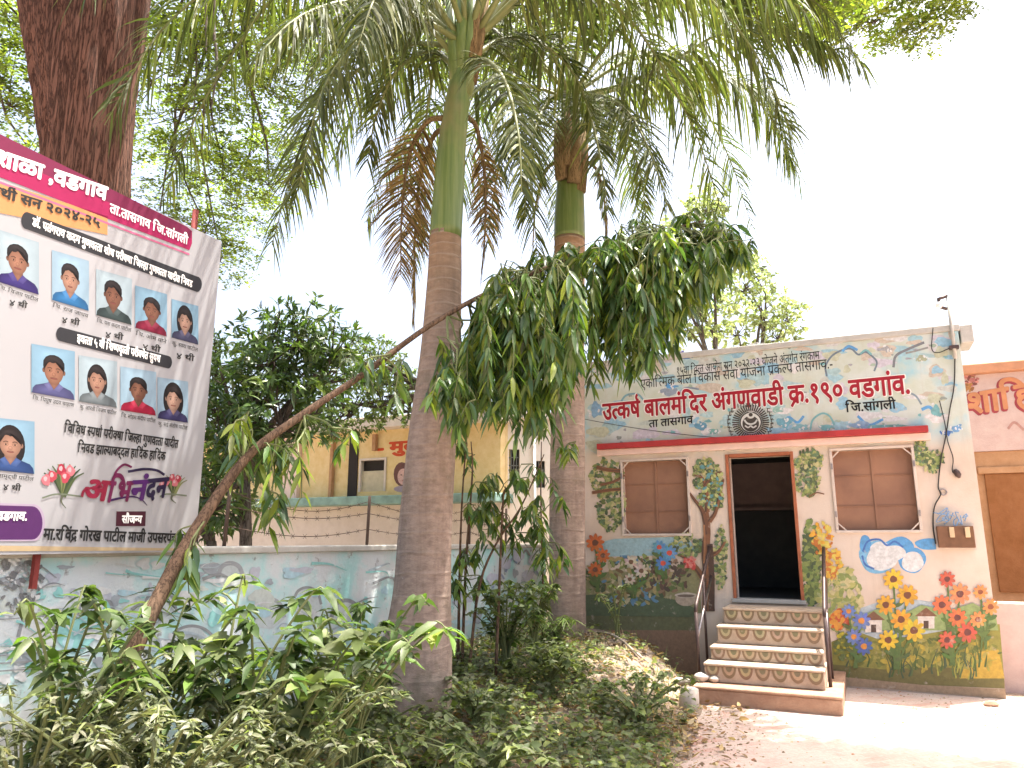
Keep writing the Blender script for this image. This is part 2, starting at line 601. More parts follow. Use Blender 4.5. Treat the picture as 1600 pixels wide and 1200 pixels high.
class Leaves:
    """thousands of single leaves gathered into one crown mesh"""
    def __init__(s):
        s.V, s.Q, s.T, s.C, s.k = [], [], [], [], 0

    def palette(s, n, cols, jit=.22):
        cols = np.array(cols, float)
        c = cols[rng.integers(0, len(cols), n)]
        return np.clip(c * (1 + rng.normal(0, jit, (n, 1))), .004, .9)

    def diamonds(s, P, D, N, L, W, col, wide=.45):
        """small flat leaves, one face each"""
        n = len(P)
        if n == 0: return
        D = nrm(D); Sd = nrm(np.cross(D, N))
        L = np.broadcast_to(L, (n,))[:, None]; W = np.broadcast_to(W, (n,))[:, None]
        v = np.stack([P, P + D * L * wide - Sd * W / 2, P + D * L, P + D * L * wide + Sd * W / 2], 1)
        s.V.append(v.reshape(-1, 3)); s.C.append(np.repeat(col, 4, 0))
        s.Q.append(np.arange(4 * n).reshape(n, 4) + s.k); s.k += 4 * n

    def blades(s, P, D, N, L, W, col, droop=.25, fold=.12, twist=None):
        """shaped leaves: folded along the midrib and drooping"""
        n = len(P)
        if n == 0: return
        D = nrm(D); Sd = nrm(np.cross(D, N)); Nn = np.cross(Sd, D)
        L = np.broadcast_to(L, (n,))[:, None]; W = np.broadcast_to(W, (n,))[:, None]
        dr = np.broadcast_to(droop, (n,))[:, None]
        dn = np.array([0, 0, -1.0])

        def pt(y, x, f):
            return P + D * L * y + Sd * W * x + Nn * W * f + dn * L * dr * y * y
        v = np.stack([pt(0, 0, 0), pt(.28, 0, 0), pt(.62, 0, 0), pt(1, 0, 0),
                      pt(.26, -.46, fold), pt(.60, -.42, fold), pt(.26, .46, fold), pt(.60, .42, fold)], 1)
        s.V.append(v.reshape(-1, 3)); s.C.append(np.repeat(col, 8, 0))
        b = (np.arange(n) * 8 + s.k)[:, None]
        s.T += [b + np.array([[0, 1, 4]]), b + np.array([[0, 6, 1]]), b + np.array([[2, 3, 5]]), b + np.array([[2, 7, 3]])]
        s.Q += [b + np.array([[1, 2, 5, 4]]), b + np.array([[1, 6, 7, 2]])]
        s.k += 8 * n

    def strips(s, P, D, Wd, L, W, droop, col, seg=4):
        """palm leaflets and grass: narrow bending strips"""
        n = len(P)
        D = nrm(D); L = np.broadcast_to(L, (n,))[:, None]; W = np.broadcast_to(W, (n,))[:, None]
        dr = np.broadcast_to(droop, (n,))[:, None]
        dn = np.array([0, 0, -1.0])
        rows = []
        for i in range(seg + 1):
            y = i / seg
            c = P + D * L * (y - .35 * dr * y * y) + dn * L * dr * y ** 1.6
            w = W * (.55 + .9 * y if y < .4 else .91 * (1 - (y - .4) / .6) + .04)
            rows += [c - Wd * w / 2, c + Wd * w / 2]
        v = np.stack(rows, 1)
        m = 2 * (seg + 1)
        s.V.append(v.reshape(-1, 3)); s.C.append(np.repeat(col, m, 0))
        b = (np.arange(n) * m + s.k)[:, None]
        for i in range(seg):
            s.Q.append(b + np.array([[2 * i, 2 * i + 1, 2 * i + 3, 2 * i + 2]]))
        s.k += m * n

    def build(s, name, mat, parent=None):
        F = []
        if s.Q: F.append(np.concatenate(s.Q))
        if s.T: F.append(np.concatenate(s.T))
        return npmesh(name, np.concatenate(s.V), F, np.concatenate(s.C), mat, parent)


def rdir(n, zlo=-1, zhi=1):
    z = rng.uniform(zlo, zhi, n); a = rng.uniform(0, 2 * PI, n); r = np.sqrt(np.maximum(0, 1 - z * z))
    return np.c_[r * np.cos(a), r * np.sin(a), z]


# ------------------------------------------------------------------ Devanagari lettering
_tc = bpy.data.curves.new("glyph", 'FONT')
_to = bpy.data.objects.new("glyph", _tc)
COL.objects.link(_to)
_tc.resolution_u = 3
_G = {}


def _mesh_of(body, bold):
    _tc.body = body; _tc.offset = bold
    dg = bpy.context.evaluated_depsgraph_get()
    dg.update()
    ev = _to.evaluated_get(dg)
    me = ev.to_mesh()
    vs = [(v.co.x, v.co.y) for v in me.vertices]
    fs = [list(p.vertices) for p in me.polygons]
    ev.to_mesh_clear()
    return vs, fs


def glyph(ch, bold):
    k = (ch, bold)
    if k not in _G:
        vs, fs = _mesh_of(ch, bold)
        ref = max(x for x, y in _mesh_of("।", bold)[0])
        adv = max(x for x, y in _mesh_of(ch + "।", bold)[0]) - ref
        _G[k] = (vs, fs, adv)
    return _G[k]


STEMLESS = set("कछटठडढदफरहळङ")


def half(ch, bold):
    """half form: the letter without its right-hand stem"""
    k = ("half" + ch, bold)
    if k not in _G:
        vs, fs, adv = glyph(ch, bold)
        mx = max([x for x, y in vs if .05 < y < .45] or [adv])
        xs = mx - .085 - 2 * bold if ch not in STEMLESS else adv * .72
        bm = bmesh.new()
        bv = [bm.verts.new((x, y, 0)) for x, y in vs]
        for f in fs:
            try: bm.faces.new([bv[i] for i in f])
            except ValueError: pass
        bmesh.ops.bisect_plane(bm, geom=bm.verts[:] + bm.edges[:] + bm.faces[:], plane_co=(xs, 0, 0), plane_no=(1, 0, 0), clear_outer=True)
        bm.verts.index_update()
        _G[k] = ([(v.co.x, v.co.y) for v in bm.verts], [[v.index for v in f.verts] for f in bm.faces], xs)
        bm.free()
    return _G[k]


CONS = set(chr(c) for c in range(0x915, 0x93A))
MATRA = set(chr(c) for c in range(0x93E, 0x94D)) | set("ंँः")
HAL = "्"


def stroke2(pts, w):
    vs, fs = [], []
    for i, (x, y) in enumerate(pts):
        a = pts[max(i - 1, 0)]; b = pts[min(i + 1, len(pts) - 1)]
        dx, dy = b[0] - a[0], b[1] - a[1]; l = math.hypot(dx, dy) or 1
        vs += [(x - dy / l * w / 2, y + dx / l * w / 2), (x + dy / l * w / 2, y - dx / l * w / 2)]
    for i in range(len(pts) - 1):
        fs.append([2 * i, 2 * i + 1, 2 * i + 3, 2 * i + 2])
    return vs, fs


def shape(text, bold=.0):
    V, F = [], []
    pen = 0.0

    def put(g, x):
        k = len(V)
        V.extend((a + x, b) for a, b in g[0]); F.extend([i + k for i in f] for f in g[1])
    i = 0
    sw = .07 + 2 * bold
    while i < len(text):
        c = text[i]
        if c in CONS:
            cl = [c]; i += 1
            while i + 1 < len(text) and text[i] == HAL and text[i + 1] in CONS:
                cl.append(text[i + 1]); i += 2
            ms = []
            while i < len(text) and text[i] in MATRA:
                ms.append(text[i]); i += 1
            repha = len(cl) > 1 and cl[0] == "र"
            if repha: cl = cl[1:]
            rak = len(cl) > 1 and cl[-1] == "र"
            if rak: cl = cl[:-1]
            if "ि" in ms:
                g = glyph("ि", bold); put(g, pen); pen += g[2]
            for q in cl[:-1]:
                if q in STEMLESS and q != "क":
                    g = glyph(q, bold); put(g, pen); pen += g[2]; put(glyph(HAL, bold), pen)
                else:
                    g = half(q, bold); put(g, pen); pen += g[2]
            g = glyph(cl[-1], bold); put(g, pen)
            if rak:
                mx = pen + (g[2] * .5 if cl[-1] in STEMLESS else g[2] - .12)
                y0 = .12 if cl[-1] in STEMLESS else .2
                put(stroke2([(mx, y0), (mx - .13, y0 - .07), (mx - .26, y0 - .22)], sw), 0)
            pen += g[2]
            for q in ms:
                if q == "ि": continue
                g = glyph(q, bold); put(g, pen); pen += g[2]
            if repha:
                x = pen - .10
                pts = [(x + .12 * math.cos(t) + .02, .78 + .11 * math.sin(t)) for t in np.linspace(-PI / 2 - .2, -PI * 1.35, 8)]
                put(stroke2([(x, .62)] + pts, sw * .9), 0)
        else:
            if c == " ":
                pen += .26
            else:
                g = glyph(c, bold); put(g, pen); pen += g[2]
            i += 1
    return V, F, pen


def text_on(mb, text, pl, p0, p1, hpx, off, bold=.0, col=None, mi=0, sk=0):
    """letter a line between two photo pixels of a plane, hpx tall from foot to head line"""
    V, F, wid = shape(text, 0)
    a0, b0 = pl.uv(*p0, off); a1, b1 = pl.uv(*p1, off)
    m = ((p0[0] + p1[0]) / 2, (p0[1] + p1[1]) / 2)
    hh = pl.uv(m[0], m[1] - hpx, off)[1] - pl.uv(m[0], m[1], off)[1]
    sx, sy = (a1 - a0) / wid, hh / .62
    offs = [(0, 0)]
    if bold >= .02:
        n = 6 if bold < .05 else 10
        offs += [(bold * math.cos(2 * PI * k / n), bold * math.sin(2 * PI * k / n)) for k in range(n)]
    for k, (dx, dy) in enumerate(offs):      # a heavier brush: shifted strokes, each a hair in front of the last
        mb.add([pl.p(a0 + (x + dx) * sx + y * sy * sk, b0 + (b1 - b0) * x / wid + (y + dy) * sy, off + k * .00002) for x, y in V], F, mi, col)


class Paint:
    def fan(s, px, c, col, lo=.78, hi=1.12):
        """a printed tone that falls off from a bright spot to its rim"""
        ab = s.q(px); m = s.q([c])[0]
        area = sum(ab[i][0] * ab[(i + 1) % len(ab)][1] - ab[(i + 1) % len(ab)][0] * ab[i][1] for i in range(len(ab)))
        if area < 0: ab = ab[::-1]
        n = len(ab)
        s.mb.add([s.pl.p(a, b, s.o) for a, b in ab], [], 0, tuple(q * lo for q in col))
        k = len(s.mb.v) - n
        s.mb.add([s.pl.p(*m, s.o)], [], 0, tuple(q * hi for q in col))
        for i in range(n): s.mb.f.append([k + i, k + (i + 1) % n, k + n]); s.mb.mi.append(0)
        s.o += s.step

    """flat paint laid in thin coats on an upright plane"""
    def __init__(s, pl, off=.003, step=.00004):
        s.pl, s.o, s.step, s.mb = pl, off, step, MB()

    def q(s, pts):
        return [s.pl.uv(x, y, s.o) for x, y in pts]

    def poly(s, ab, col):
        area = sum(ab[i][0] * ab[(i + 1) % len(ab)][1] - ab[(i + 1) % len(ab)][0] * ab[i][1] for i in range(len(ab)))
        if area < 0: ab = ab[::-1]
        s.mb.add([s.pl.p(a, b, s.o) for a, b in ab], [list(range(len(ab)))], 0, col)
        s.o += s.step

    def pp(s, px, col):
        s.poly(s.q(px), col)

    def ell(s, c, rx, ry, col, n=20, wob=0, rot=0, ph=None):
        """ellipse or wobbly blob; centre and radii in pixels of the photo"""
        pts = []
        p1, p2 = random.random() * 6, random.random() * 6
        for i in range(n):
            t = 2 * PI * i / n
            k = 1 + wob * (math.sin(3 * t + p1) + .6 * math.sin(5 * t + p2))
            x, y = rx * k * math.cos(t), ry * k * math.sin(t)
            pts.append((c[0] + x * math.cos(rot) - y * math.sin(rot), c[1] + x * math.sin(rot) + y * math.cos(rot)))
        s.pp(pts, col)

    def line(s, px, w, col, taper=False):
        pts = catmull([(x, y, 0) for x, y in px], max(8, 5 * len(px)))[:, :2]
        n = len(pts); L, R = [], []
        for i in range(n):
            d = pts[min(i + 1, n - 1)] - pts[max(i - 1, 0)]
            d = d / (np.hypot(*d) or 1)
            ww = w / 2 * ((1 - .8 * i / n) if taper else 1)
            L.append((pts[i][0] - d[1] * ww, pts[i][1] + d[0] * ww)); R.append((pts[i][0] + d[1] * ww, pts[i][1] - d[0] * ww))
        A, B = s.q(L), s.q(R)
        vs = [s.pl.p(a, b, s.o) for ab in zip(A, B) for a, b in ab]
        s.mb.add(vs, [[2 * i, 2 * i + 1, 2 * i + 3, 2 * i + 2] for i in range(n - 1)], 0, col)
        s.o += s.step

    def dabs(s, c, rx, ry, n, r, cols, el=1.6):
        """n brush dabs spread over an ellipse"""
        n, r = int(n * 1.9), r * .66
        for _ in range(n):
            t = random.random() * 2 * PI; k = math.sqrt(random.random())
            x, y = c[0] + rx * k * math.cos(t), c[1] + ry * k * math.sin(t)
            rr = r * random.uniform(.6, 1.4)
            s.step, keep = min(s.step, .00001), s.step
            s.ell((x, y), rr * el, rr, random.choice(cols), 7, .1, random.random() * PI)
            s.step = keep
        s.o += s.step

    def build(s, name, mat, parent):
        return s.mb.build(name, mat, parent)


def wall_holes(mb, pl, a0, a1, b0, b1, holes, o0, o1, mi=0):
    """one upright wall with openings, with reveals"""
    A = sorted({a0, a1, *[h[0] for h in holes], *[h[1] for h in holes]})
    B = sorted({b0, b1, *[h[2] for h in holes], *[h[3] for h in holes]})
    for i in range(len(A) - 1):
        for j in range(len(B) - 1):
            ca, cb = (A[i] + A[i + 1]) / 2, (B[j] + B[j + 1]) / 2
            if any(h[0] < ca < h[1] and h[2] < cb < h[3] for h in holes): continue
            q = [(A[i], B[j]), (A[i + 1], B[j]), (A[i + 1], B[j + 1]), (A[i], B[j + 1])]
            mb.add([pl.p(a, b, o1) for a, b in q], [(0, 1, 2, 3)], mi)
            mb.add([pl.p(a, b, o0) for a, b in q], [(3, 2, 1, 0)], mi)

    def rim(x0, x1, y0, y1, inv):
        P = [(x0, y0), (x1, y0), (x1, y1), (x0, y1)]
        for i in range(4):
            a, b = P[i], P[(i + 1) % 4]
            f = (0, 1, 2, 3) if inv else (3, 2, 1, 0)
            mb.add([pl.p(*a, o1), pl.p(*b, o1), pl.p(*b, o0), pl.p(*a, o0)], [f], mi)
    rim(a0, a1, b0, b1, False)
    for h in holes: rim(*h, True)


# ------------------------------------------------------------------ ground and path
def build_ground():
    xs = np.concatenate([[-300, -120, -60, -30, -16, -10], np.arange(-7, 8.01, .12), [10, 16, 30, 60, 120, 300]])
    ys = np.concatenate([[-60, -20, -8], np.arange(-2, 14.01, .12), [16, 20, 30, 60, 120, 300, 600]])
    X, Y = np.meshgrid(xs, ys)
    V = np.c_[X.ravel(), Y.ravel(), gz(X, Y).ravel()]
    nx, ny = len(xs), len(ys)
    i = (np.arange(ny - 1)[:, None] * nx + np.arange(nx - 1)[None, :]).ravel()
    Q = np.c_[i, i + 1, i + nx + 1, i + nx]
    o = npmesh("ground", V, [Q], np.ones((len(V), 3)), M['soil'], None, True)
    o["kind"] = "structure"
    L = [(float(xb(y)) + .06 * math.sin(y * 3.1) + .03 * math.sin(y * 9), y) for y in np.arange(-4, 8.41, .1)]
    e = FAC.p(2.26, 0, .01); e2 = FAC.p(5.3, 0, .01); e3 = FAC.p(16, 0, .01)
    P = L + [(e.x, e.y), (e2.x, e2.y), (e3.x, e3.y), (40, -4)]
    mb = MB(); mb.add([(x, y, .004) for x, y in P], [list(range(len(P)))[::-1]])
    p = mb.build("path", M['path']); p["kind"] = "structure"


build_ground()


# ------------------------------------------------------------------ the nursery
def build_nursery():
    T = thing("nursery_building", "small white nursery with a painted mural facade, red ledge and open dark doorway", "building", FAC.p(FL / 2, 0, -1.5))
    door = (2.50, 3.27, .98, 2.79)
    w1 = (1.05, 1.94, 1.80, 2.79)
    w2 = (3.77, 4.65, 1.83, 2.81)
    mb = MB(); wall_holes(mb, FAC, 0, FL, -.1, 4.20, [door, w1, w2], -.22, 0)
    mb.build("wall", M['facade'], T)
    D = 4.2
    mb = MB()
    for a0, a1 in ((0, .2), (FL - .2, FL)): mb.slab(FAC, a0, a1, -.1, 4.20, -D, -.225)
    mb.slab(FAC, .205, FL - .205, -.1, 4.20, -D, -D + .2)
    mb.build("wall", M['facade'], T)
    MB().slab(FAC, .205, FL - .205, 3.3, 3.45, -D + .205, -.225).build("roof", M['grey'], T)
    mb = MB(); mb.slab(FAC, -.02, FL + .02, 4.202, 4.285, -.26, .03)
    mb.slab(FAC, FL + .022, FL + .16, 4.05, 4.275, -.5, -.02)
    mb.build("coping", M['grey'], T, bevel=.012)
    # dim room behind the doorway
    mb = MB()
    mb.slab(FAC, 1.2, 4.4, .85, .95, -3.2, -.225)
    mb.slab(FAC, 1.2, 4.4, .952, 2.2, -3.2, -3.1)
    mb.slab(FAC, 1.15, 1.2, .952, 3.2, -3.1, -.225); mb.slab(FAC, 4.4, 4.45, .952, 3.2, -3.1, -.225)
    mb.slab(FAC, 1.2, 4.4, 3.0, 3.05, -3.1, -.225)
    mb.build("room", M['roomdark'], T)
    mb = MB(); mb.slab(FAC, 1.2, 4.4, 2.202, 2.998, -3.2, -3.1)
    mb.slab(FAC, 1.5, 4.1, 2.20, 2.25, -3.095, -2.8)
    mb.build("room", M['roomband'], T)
    # ledge over the openings
    mb = MB(); mb.slab(FAC, .72, 4.85, 2.972, 3.05, .002, .16)
    lg = mb.build("ledge", M['red'], T, bevel=.008)
    MB().slab(FAC, .70, 4.87, 2.885, 2.970, .002, .09).build("lit_underside", M['pinkpaint'], T, bevel=.006)  # stands in for the ledge's lit underside, light put into the pale colour
    # door frame
    mb = MB()
    for a0, a1, b0, b1 in ((2.46, 2.50, .985, 2.83), (3.27, 3.31, .985, 2.83), (2.502, 3.268, 2.787, 2.83)):
        mb.slab(FAC, a0, a1, b0, b1, -.1, .022)
    mb.build("door_frame", M['doorwood'], T, bevel=.006)
    MB().slab(FAC, 2.44, 3.33, .935, .983, -.2, .05).build("door_sill", M['grey'], T, bevel=.008)
    # windows
    for (a0, a1, b0, b1) in (w1, w2):
        mb = MB(); t = .032
        mb.slab(FAC, a0 - t, a1 + t, b1, b1 + t, -.05, .03); mb.slab(FAC, a0 - t, a1 + t, b0 - t, b0, -.05, .03)
        mb.slab(FAC, a0 - t, a0, b0 + .001, b1 - .001, -.05, .028); mb.slab(FAC, a1, a1 + t, b0 + .001, b1 - .001, -.05, .028)
        w = mb.build("window", M['alu'], T, bevel=.005)
        for hb in (.2, .8):
            for ha in (a0 - .016, a1 + .016):
                MB().slab(FAC, ha - .012, ha + .012, b0 + (b1 - b0) * hb - .035, b0 + (b1 - b0) * hb + .035, .0285, .036).build("hinge", M['steel'], w)
        mb = MB(); k = .075
        for ca, cb, sa, sb in ((a0, b0, 1, 1), (a1, b0, -1, 1), (a0, b1, 1, -1), (a1, b1, -1, -1)):
            P = [(ca + sa * k, cb), (ca + sa * (k + .02), cb), (ca, cb + sb * (k + .02)), (ca, cb + sb * k)]
            if sa * sb < 0: P = P[::-1]
            mb.add([FAC.p(a, b, .018) for a, b in P] + [FAC.p(a, b, .004) for a, b in P],
                   [(0, 1, 2, 3), (7, 6, 5, 4), (0, 4, 5, 1), (1, 5, 6, 2), (2, 6, 7, 3), (3, 7, 4, 0)])
        mb.build("corner_brace", M['alu'], w)
        mb = MB(); mb.slab(FAC, a0, a1, b0, b1, -.085, -.079)
        mb.build("insect_screen", M['screen'], w)
        mb = MB(); c = (a0 + a1) / 2 + .0
        mb.slab(FAC, c - .012, c + .012, b0, b1, -.078, -.062)
        for q in (.3, .68):
            mb.slab(FAC, a0, a1, b0 + (b1 - b0) * q - .004, b0 + (b1 - b0) * q + .004, -.074, -.068)
        mb.build("mullion", M['screen'], w)
    # lettering
    mb = MB(); text_on(mb, "१५वा वित्त आयोग सन २०२२-२३ योजने अंतर्गत रंगकाम", FAC, (1057, 586), (1281, 561), 12, .0045, .012)
    mb.build("lettering", M['black'], T)
    mb = MB(); text_on(mb, "एकात्मिक बाल विकास सेवा योजना प्रकल्प तासगाव.-", FAC, (1001, 607), (1302, 575), 14, .0045, .018)
    mb.build("lettering", M['black'], T)
    ttl = "उत्कर्ष बालमंदिर अंगणवाडी क्र.१९० वडगांव."
    mb = MB(); text_on(mb, ttl, FAC, (941, 656), (1424, 614), 26, .0045, .06)
    mb.build("lettering", M['halo'], T)
    mb = MB(); text_on(mb, ttl, FAC, (942, 656), (1423, 614), 26, .0052, .03)
    mb.build("lettering", M['redtext'], T)
    mb = MB(); text_on(mb, "ता तासगाव", FAC, (1014, 668), (1083, 661), 11, .0045, .02)
    text_on(mb, "जि.सांगली", FAC, (1322, 644), (1400, 638), 13, .0045, .025)
    mb.build("lettering", M['black'], T)
    # round emblem
    e = Paint(FAC, .0045)
    c = (1173, 660); bk = srgb(22, 24, 26); wh = srgb(215, 218, 212, .9)
    for i in range(44):
        t = 2 * PI * i / 44
        e.line([(c[0] + 18 * math.cos(t), c[1] + 18 * math.sin(t)), (c[0] + 25 * math.cos(t), c[1] + 24 * math.sin(t)), (c[0] + 29 * math.cos(t), c[1] + 28 * math.sin(t))], 2.1, bk)
    e.ell(c, 17.5, 17, bk, 28); e.ell(c, 15.5, 15, wh, 28); e.ell((c[0], c[1] + 2), 13, 12.5, bk, 26)
    e.ell((c[0], c[1] - 11), 6, 5, wh, 16); e.ell((c[0], c[1] - 12), 3.2, 3, bk, 14)
    for sgn in (-1, 1):
        e.line([(c[0] + sgn * 10, c[1] - 4), (c[0] + sgn * 6, c[1] + 1), (c[0], c[1] + 3)], 2.6, wh)
        e.line([(c[0] + sgn * 9, c[1] + 5), (c[0] + sgn * 4, c[1] + 8), (c[0], c[1] + 5)], 2.2, wh)
        for k in range(7):
            t = math.radians(90 + sgn * (55 + 11 * k))
            x, y = c[0] + 34 * math.cos(t), c[1] - 33 * math.sin(t) + 14 - 14
            e.line([(x - 1.6, y - 3), (x - 1.6, y + 3), (x + 1.2, y + 1)], 1.2, bk)
            e.line([(x - 3, y - 3), (x, y - 3), (x + 2.6, y - 3)], 1.0, bk)
    for k in range(8):
        e.line([(1153 + k * 4.6, 631 - k * .35), (1153 + k * 4.6, 634 - k * .35), (1153.5 + k * 4.6, 637 - k * .35)], 1.4, bk)
    e.build("emblem", M['mural'], T)
    return T


NUR = build_nursery()


def build_mural(T):
    g1, g2, g3 = srgb(92, 118, 60, .8), srgb(140, 160, 85, .8), srgb(60, 92, 60, .8)
    teal, blue, dblue = srgb(120, 190, 195, .8), srgb(80, 165, 225, .85), srgb(40, 110, 190, .85)
    brown, dbr = srgb(120, 72, 45, .8), srgb(70, 42, 32, .8)
    wht = srgb(232, 236, 236, .82)
    # painted clouds
    c = Paint(FAC, .0012, .000005)
    for _ in range(170):
        x, y = random.uniform(925, 1490), random.uniform(540, 690)
        y -= (x - 1200) * .075
        c.ell((x, y), random.uniform(5, 22), random.uniform(3, 10), random.choice([(.50, .54, .50), (.60, .62, .63), (.46, .54, .50), (.52, .46, .38), (.36, .55, .58), (.54, .52, .60), (.48, .52, .38), (.25, .48, .62), (.66, .66, .66), (.30, .52, .60)]), 16, .18)
    for x, y, rx, ry in ((1372, 870, 30, 26), (1405, 856, 24, 17), (1425, 875, 22, 20), (1455, 850, 26, 9), (1352, 850, 9, 14)):
        c.ell((x, y), rx, ry, random.choice([blue, srgb(120, 190, 230, .85)]), 22, .04)
    for x, y, rx, ry in ((1378, 872, 24, 20), (1398, 864, 17, 12), (1426, 878, 17, 16), (1375, 858, 15, 12)):
        c.ell((x, y), rx, ry, wht, 22, .03)
    for pts in ([(1348, 862), (1356, 846), (1374, 843), (1386, 852), (1398, 846), (1411, 855)], [(1347, 868), (1352, 882), (1366, 889)]):
        c.line(pts, 3, dblue)
    for pts, col, w in (([(1292, 588), (1290, 572), (1300, 556), (1316, 547), (1330, 545), (1341, 554), (1352, 550), (1362, 556), (1370, 566), (1366, 580)], srgb(105, 130, 150, .8), 3),
                        ([(1316, 549), (1326, 541), (1340, 547)], blue, 4), ([(1344, 553), (1353, 547), (1362, 554)], teal, 3),
                        ([(1396, 574), (1400, 556), (1420, 545), (1444, 535)], srgb(120, 130, 140, .8), 4), ([(1415, 552), (1432, 548), (1450, 543)], srgb(150, 155, 155, .8), 3),
                        ([(1266, 672), (1270, 656), (1284, 646), (1296, 650), (1304, 664)], teal, 3), ([(1340, 650), (1358, 664), (1380, 655)], blue, 4),
                        ([(1414, 612), (1430, 618), (1440, 632)], srgb(125, 150, 165, .8), 3), ([(1440, 640), (1452, 636), (1462, 646)], blue, 5),
                        ([(968, 632), (978, 618), (996, 616), (1006, 626)], srgb(120, 175, 190, .8), 3), ([(1060, 616), (1072, 606), (1092, 608)], srgb(130, 150, 175, .8), 3),
                        ([(1222, 664), (1232, 652), (1246, 660), (1256, 650)], blue, 4)):
        c.line(pts, w, col)
    for x, y, rx, ry, cl in ((1069, 556, 12, 5, srgb(70, 140, 210, .8)), (1062, 553, 8, 3, srgb(110, 100, 200, .8)), (1000, 566, 14, 7, srgb(130, 170, 200, .8)), (932, 640, 9, 12, srgb(130, 180, 215, .8)),
                             (1095, 666, 10, 6, srgb(90, 160, 190, .8)), (1115, 674, 8, 4, srgb(120, 185, 175, .8)), (1045, 612, 14, 6, srgb(150, 170, 190, .8)), (1049, 604, 10, 3, blue),
                             (1225, 660, 12, 8, srgb(110, 180, 200, .8)), (1250, 668, 12, 5, srgb(130, 190, 200, .8)), (1345, 664, 16, 6, srgb(140, 180, 215, .8)), (1372, 668, 16, 5, teal), (1404, 668, 20, 5, srgb(120, 180, 170, .8)),
                             (1480, 676, 7, 4, dblue), (1494, 670, 8, 5, srgb(110, 170, 220, .8)), (1384, 545, 7, 4, srgb(170, 175, 180, .8)), (1440, 560, 8, 5, srgb(170, 180, 150, .8)), (1290, 668, 10, 5, teal),
                             (1462, 642, 7, 9, teal), (1215, 640, 9, 5, srgb(150, 200, 190, .8)), (1190, 540, 10, 4, srgb(190, 195, 190, .8)), (1120, 700, 16, 4, srgb(160, 170, 150, .8))):
        c.ell((x, y), rx, ry, cl, 16, .16)
        c.dabs((x, y), rx * 1.5, ry * 1.5, 5, 2.0, [cl, wht])
    for _ in range(70):
        x, y = random.uniform(960, 1480), random.uniform(545, 680)
        if 585 < y < 658 and random.random() < .7: continue
        y -= (x - 1200) * .06
        c.ell((x, y), random.uniform(2, 6), random.uniform(1, 3), random.choice([srgb(150, 165, 160, .8), srgb(170, 195, 175, .8), teal, srgb(175, 180, 190, .8)]), 9, .2)
    c.build("painted_cloud", M['mural'], T)
    # painted meadow along the foot
    m = Paint(FAC, .0016)
    m.pp([(1299, 1003), (1340, 985), (1420, 975), (1500, 985), (1562, 975), (1570, 1072), (1440, 1068), (1302, 1052)], srgb(150, 148, 62, .8))
    m.pp([(1300, 1038), (1380, 1046), (1470, 1042), (1568, 1052), (1570, 1076), (1440, 1070), (1302, 1056)], srgb(112, 108, 52, .8))
    m.pp([(1302, 1056), (1440, 1070), (1571, 1077), (1572, 1092), (1305, 1070)], srgb(170, 145, 115, .8))
    m.pp([(1335, 985), (1345, 950), (1390, 935), (1440, 938), (1480, 945), (1478, 985), (1420, 995), (1370, 998)], srgb(190, 208, 215, .8))
    m.pp([(1500, 1060), (1515, 1020), (1560, 1015), (1570, 1060)], srgb(205, 170, 60, .8))
    for pts in ([(1340, 975), (1370, 968), (1400, 976)], [(1352, 990), (1390, 984), (1430, 990)], [(1440, 960), (1460, 955), (1480, 962)]): m.line(pts, 2, srgb(130, 165, 190, .8))
    m.dabs((1440, 1020), 130, 26, 90, 4, [srgb(190, 170, 60, .8), srgb(120, 130, 50, .8), srgb(90, 110, 45, .8), srgb(170, 165, 80, .8)], 2.4)
    for k in range(46):
        x = min(1545, random.choice([random.gauss(1400, 12), random.gauss(1490, 20), random.gauss(1530, 12), random.uniform(1310, 1545)])); y = random.uniform(1040, 1062)
        m.line([(x, y), (x + random.uniform(-4, 4), y - 14), (x + random.uniform(-14, 14), y - random.uniform(18, 44))], 3, random.choice([g1, g3, srgb(60, 100, 40, .8), srgb(170, 170, 70, .8)]), True)
    # left meadow behind the palm
    m.pp([(912, 905), (960, 890), (1020, 900), (1092, 885), (1096, 958), (912, 962)], srgb(150, 150, 105, .8))
    m.pp([(918, 852), (960, 842), (1075, 838), (1085, 858), (1030, 868), (940, 870)], srgb(165, 205, 215, .8))
    m.pp([(912, 930), (990, 925), (1060, 938), (1085, 950), (1085, 964), (912, 962)], srgb(80, 105, 75, .8))
    m.dabs((985, 905), 75, 40, 120, 4, [g1, g2, g3, srgb(180, 165, 110, .8), srgb(120, 95, 65, .8), srgb(205, 195, 160, .8), srgb(95, 150, 185, .8)], 2.2)
    m.dabs((1045, 900), 36, 26, 50, 4, [srgb(95, 70, 60, .8), srgb(150, 120, 95, .8), srgb(70, 60, 55, .8), g1], 2.0)
    m.ell((1072, 936), 17, 11, srgb(196, 180, 160, .8), 18); m.ell((1072, 930), 18, 4, srgb(222, 210, 195, .8), 18); m.ell((1072, 931), 14, 2.4, srgb(120, 105, 95, .8), 16)
    m.build("painted_meadow", M['mural'], T)
    # painted tree and hanging foliage
    t = Paint(FAC, .0048)
    for cc, rx, ry, n in (((948, 745), 26, 28, 90), ((955, 790), 22, 40, 120), ((1105, 742), 24, 26, 120), ((1112, 780), 20, 18, 60), ((1264, 722), 22, 20, 80), ((1262, 752), 20, 24, 70), ((1438, 708), 13, 20, 50), ((1460, 722), 18, 18, 50),
                          ((1072, 852), 26, 18, 60), ((1126, 870), 10, 50, 60)):
        t.dabs(cc, rx, ry, n, 3.2, [g1, g2, g3, srgb(165, 180, 110, .8), srgb(205, 200, 140, .8), srgb(95, 135, 95, .8)])
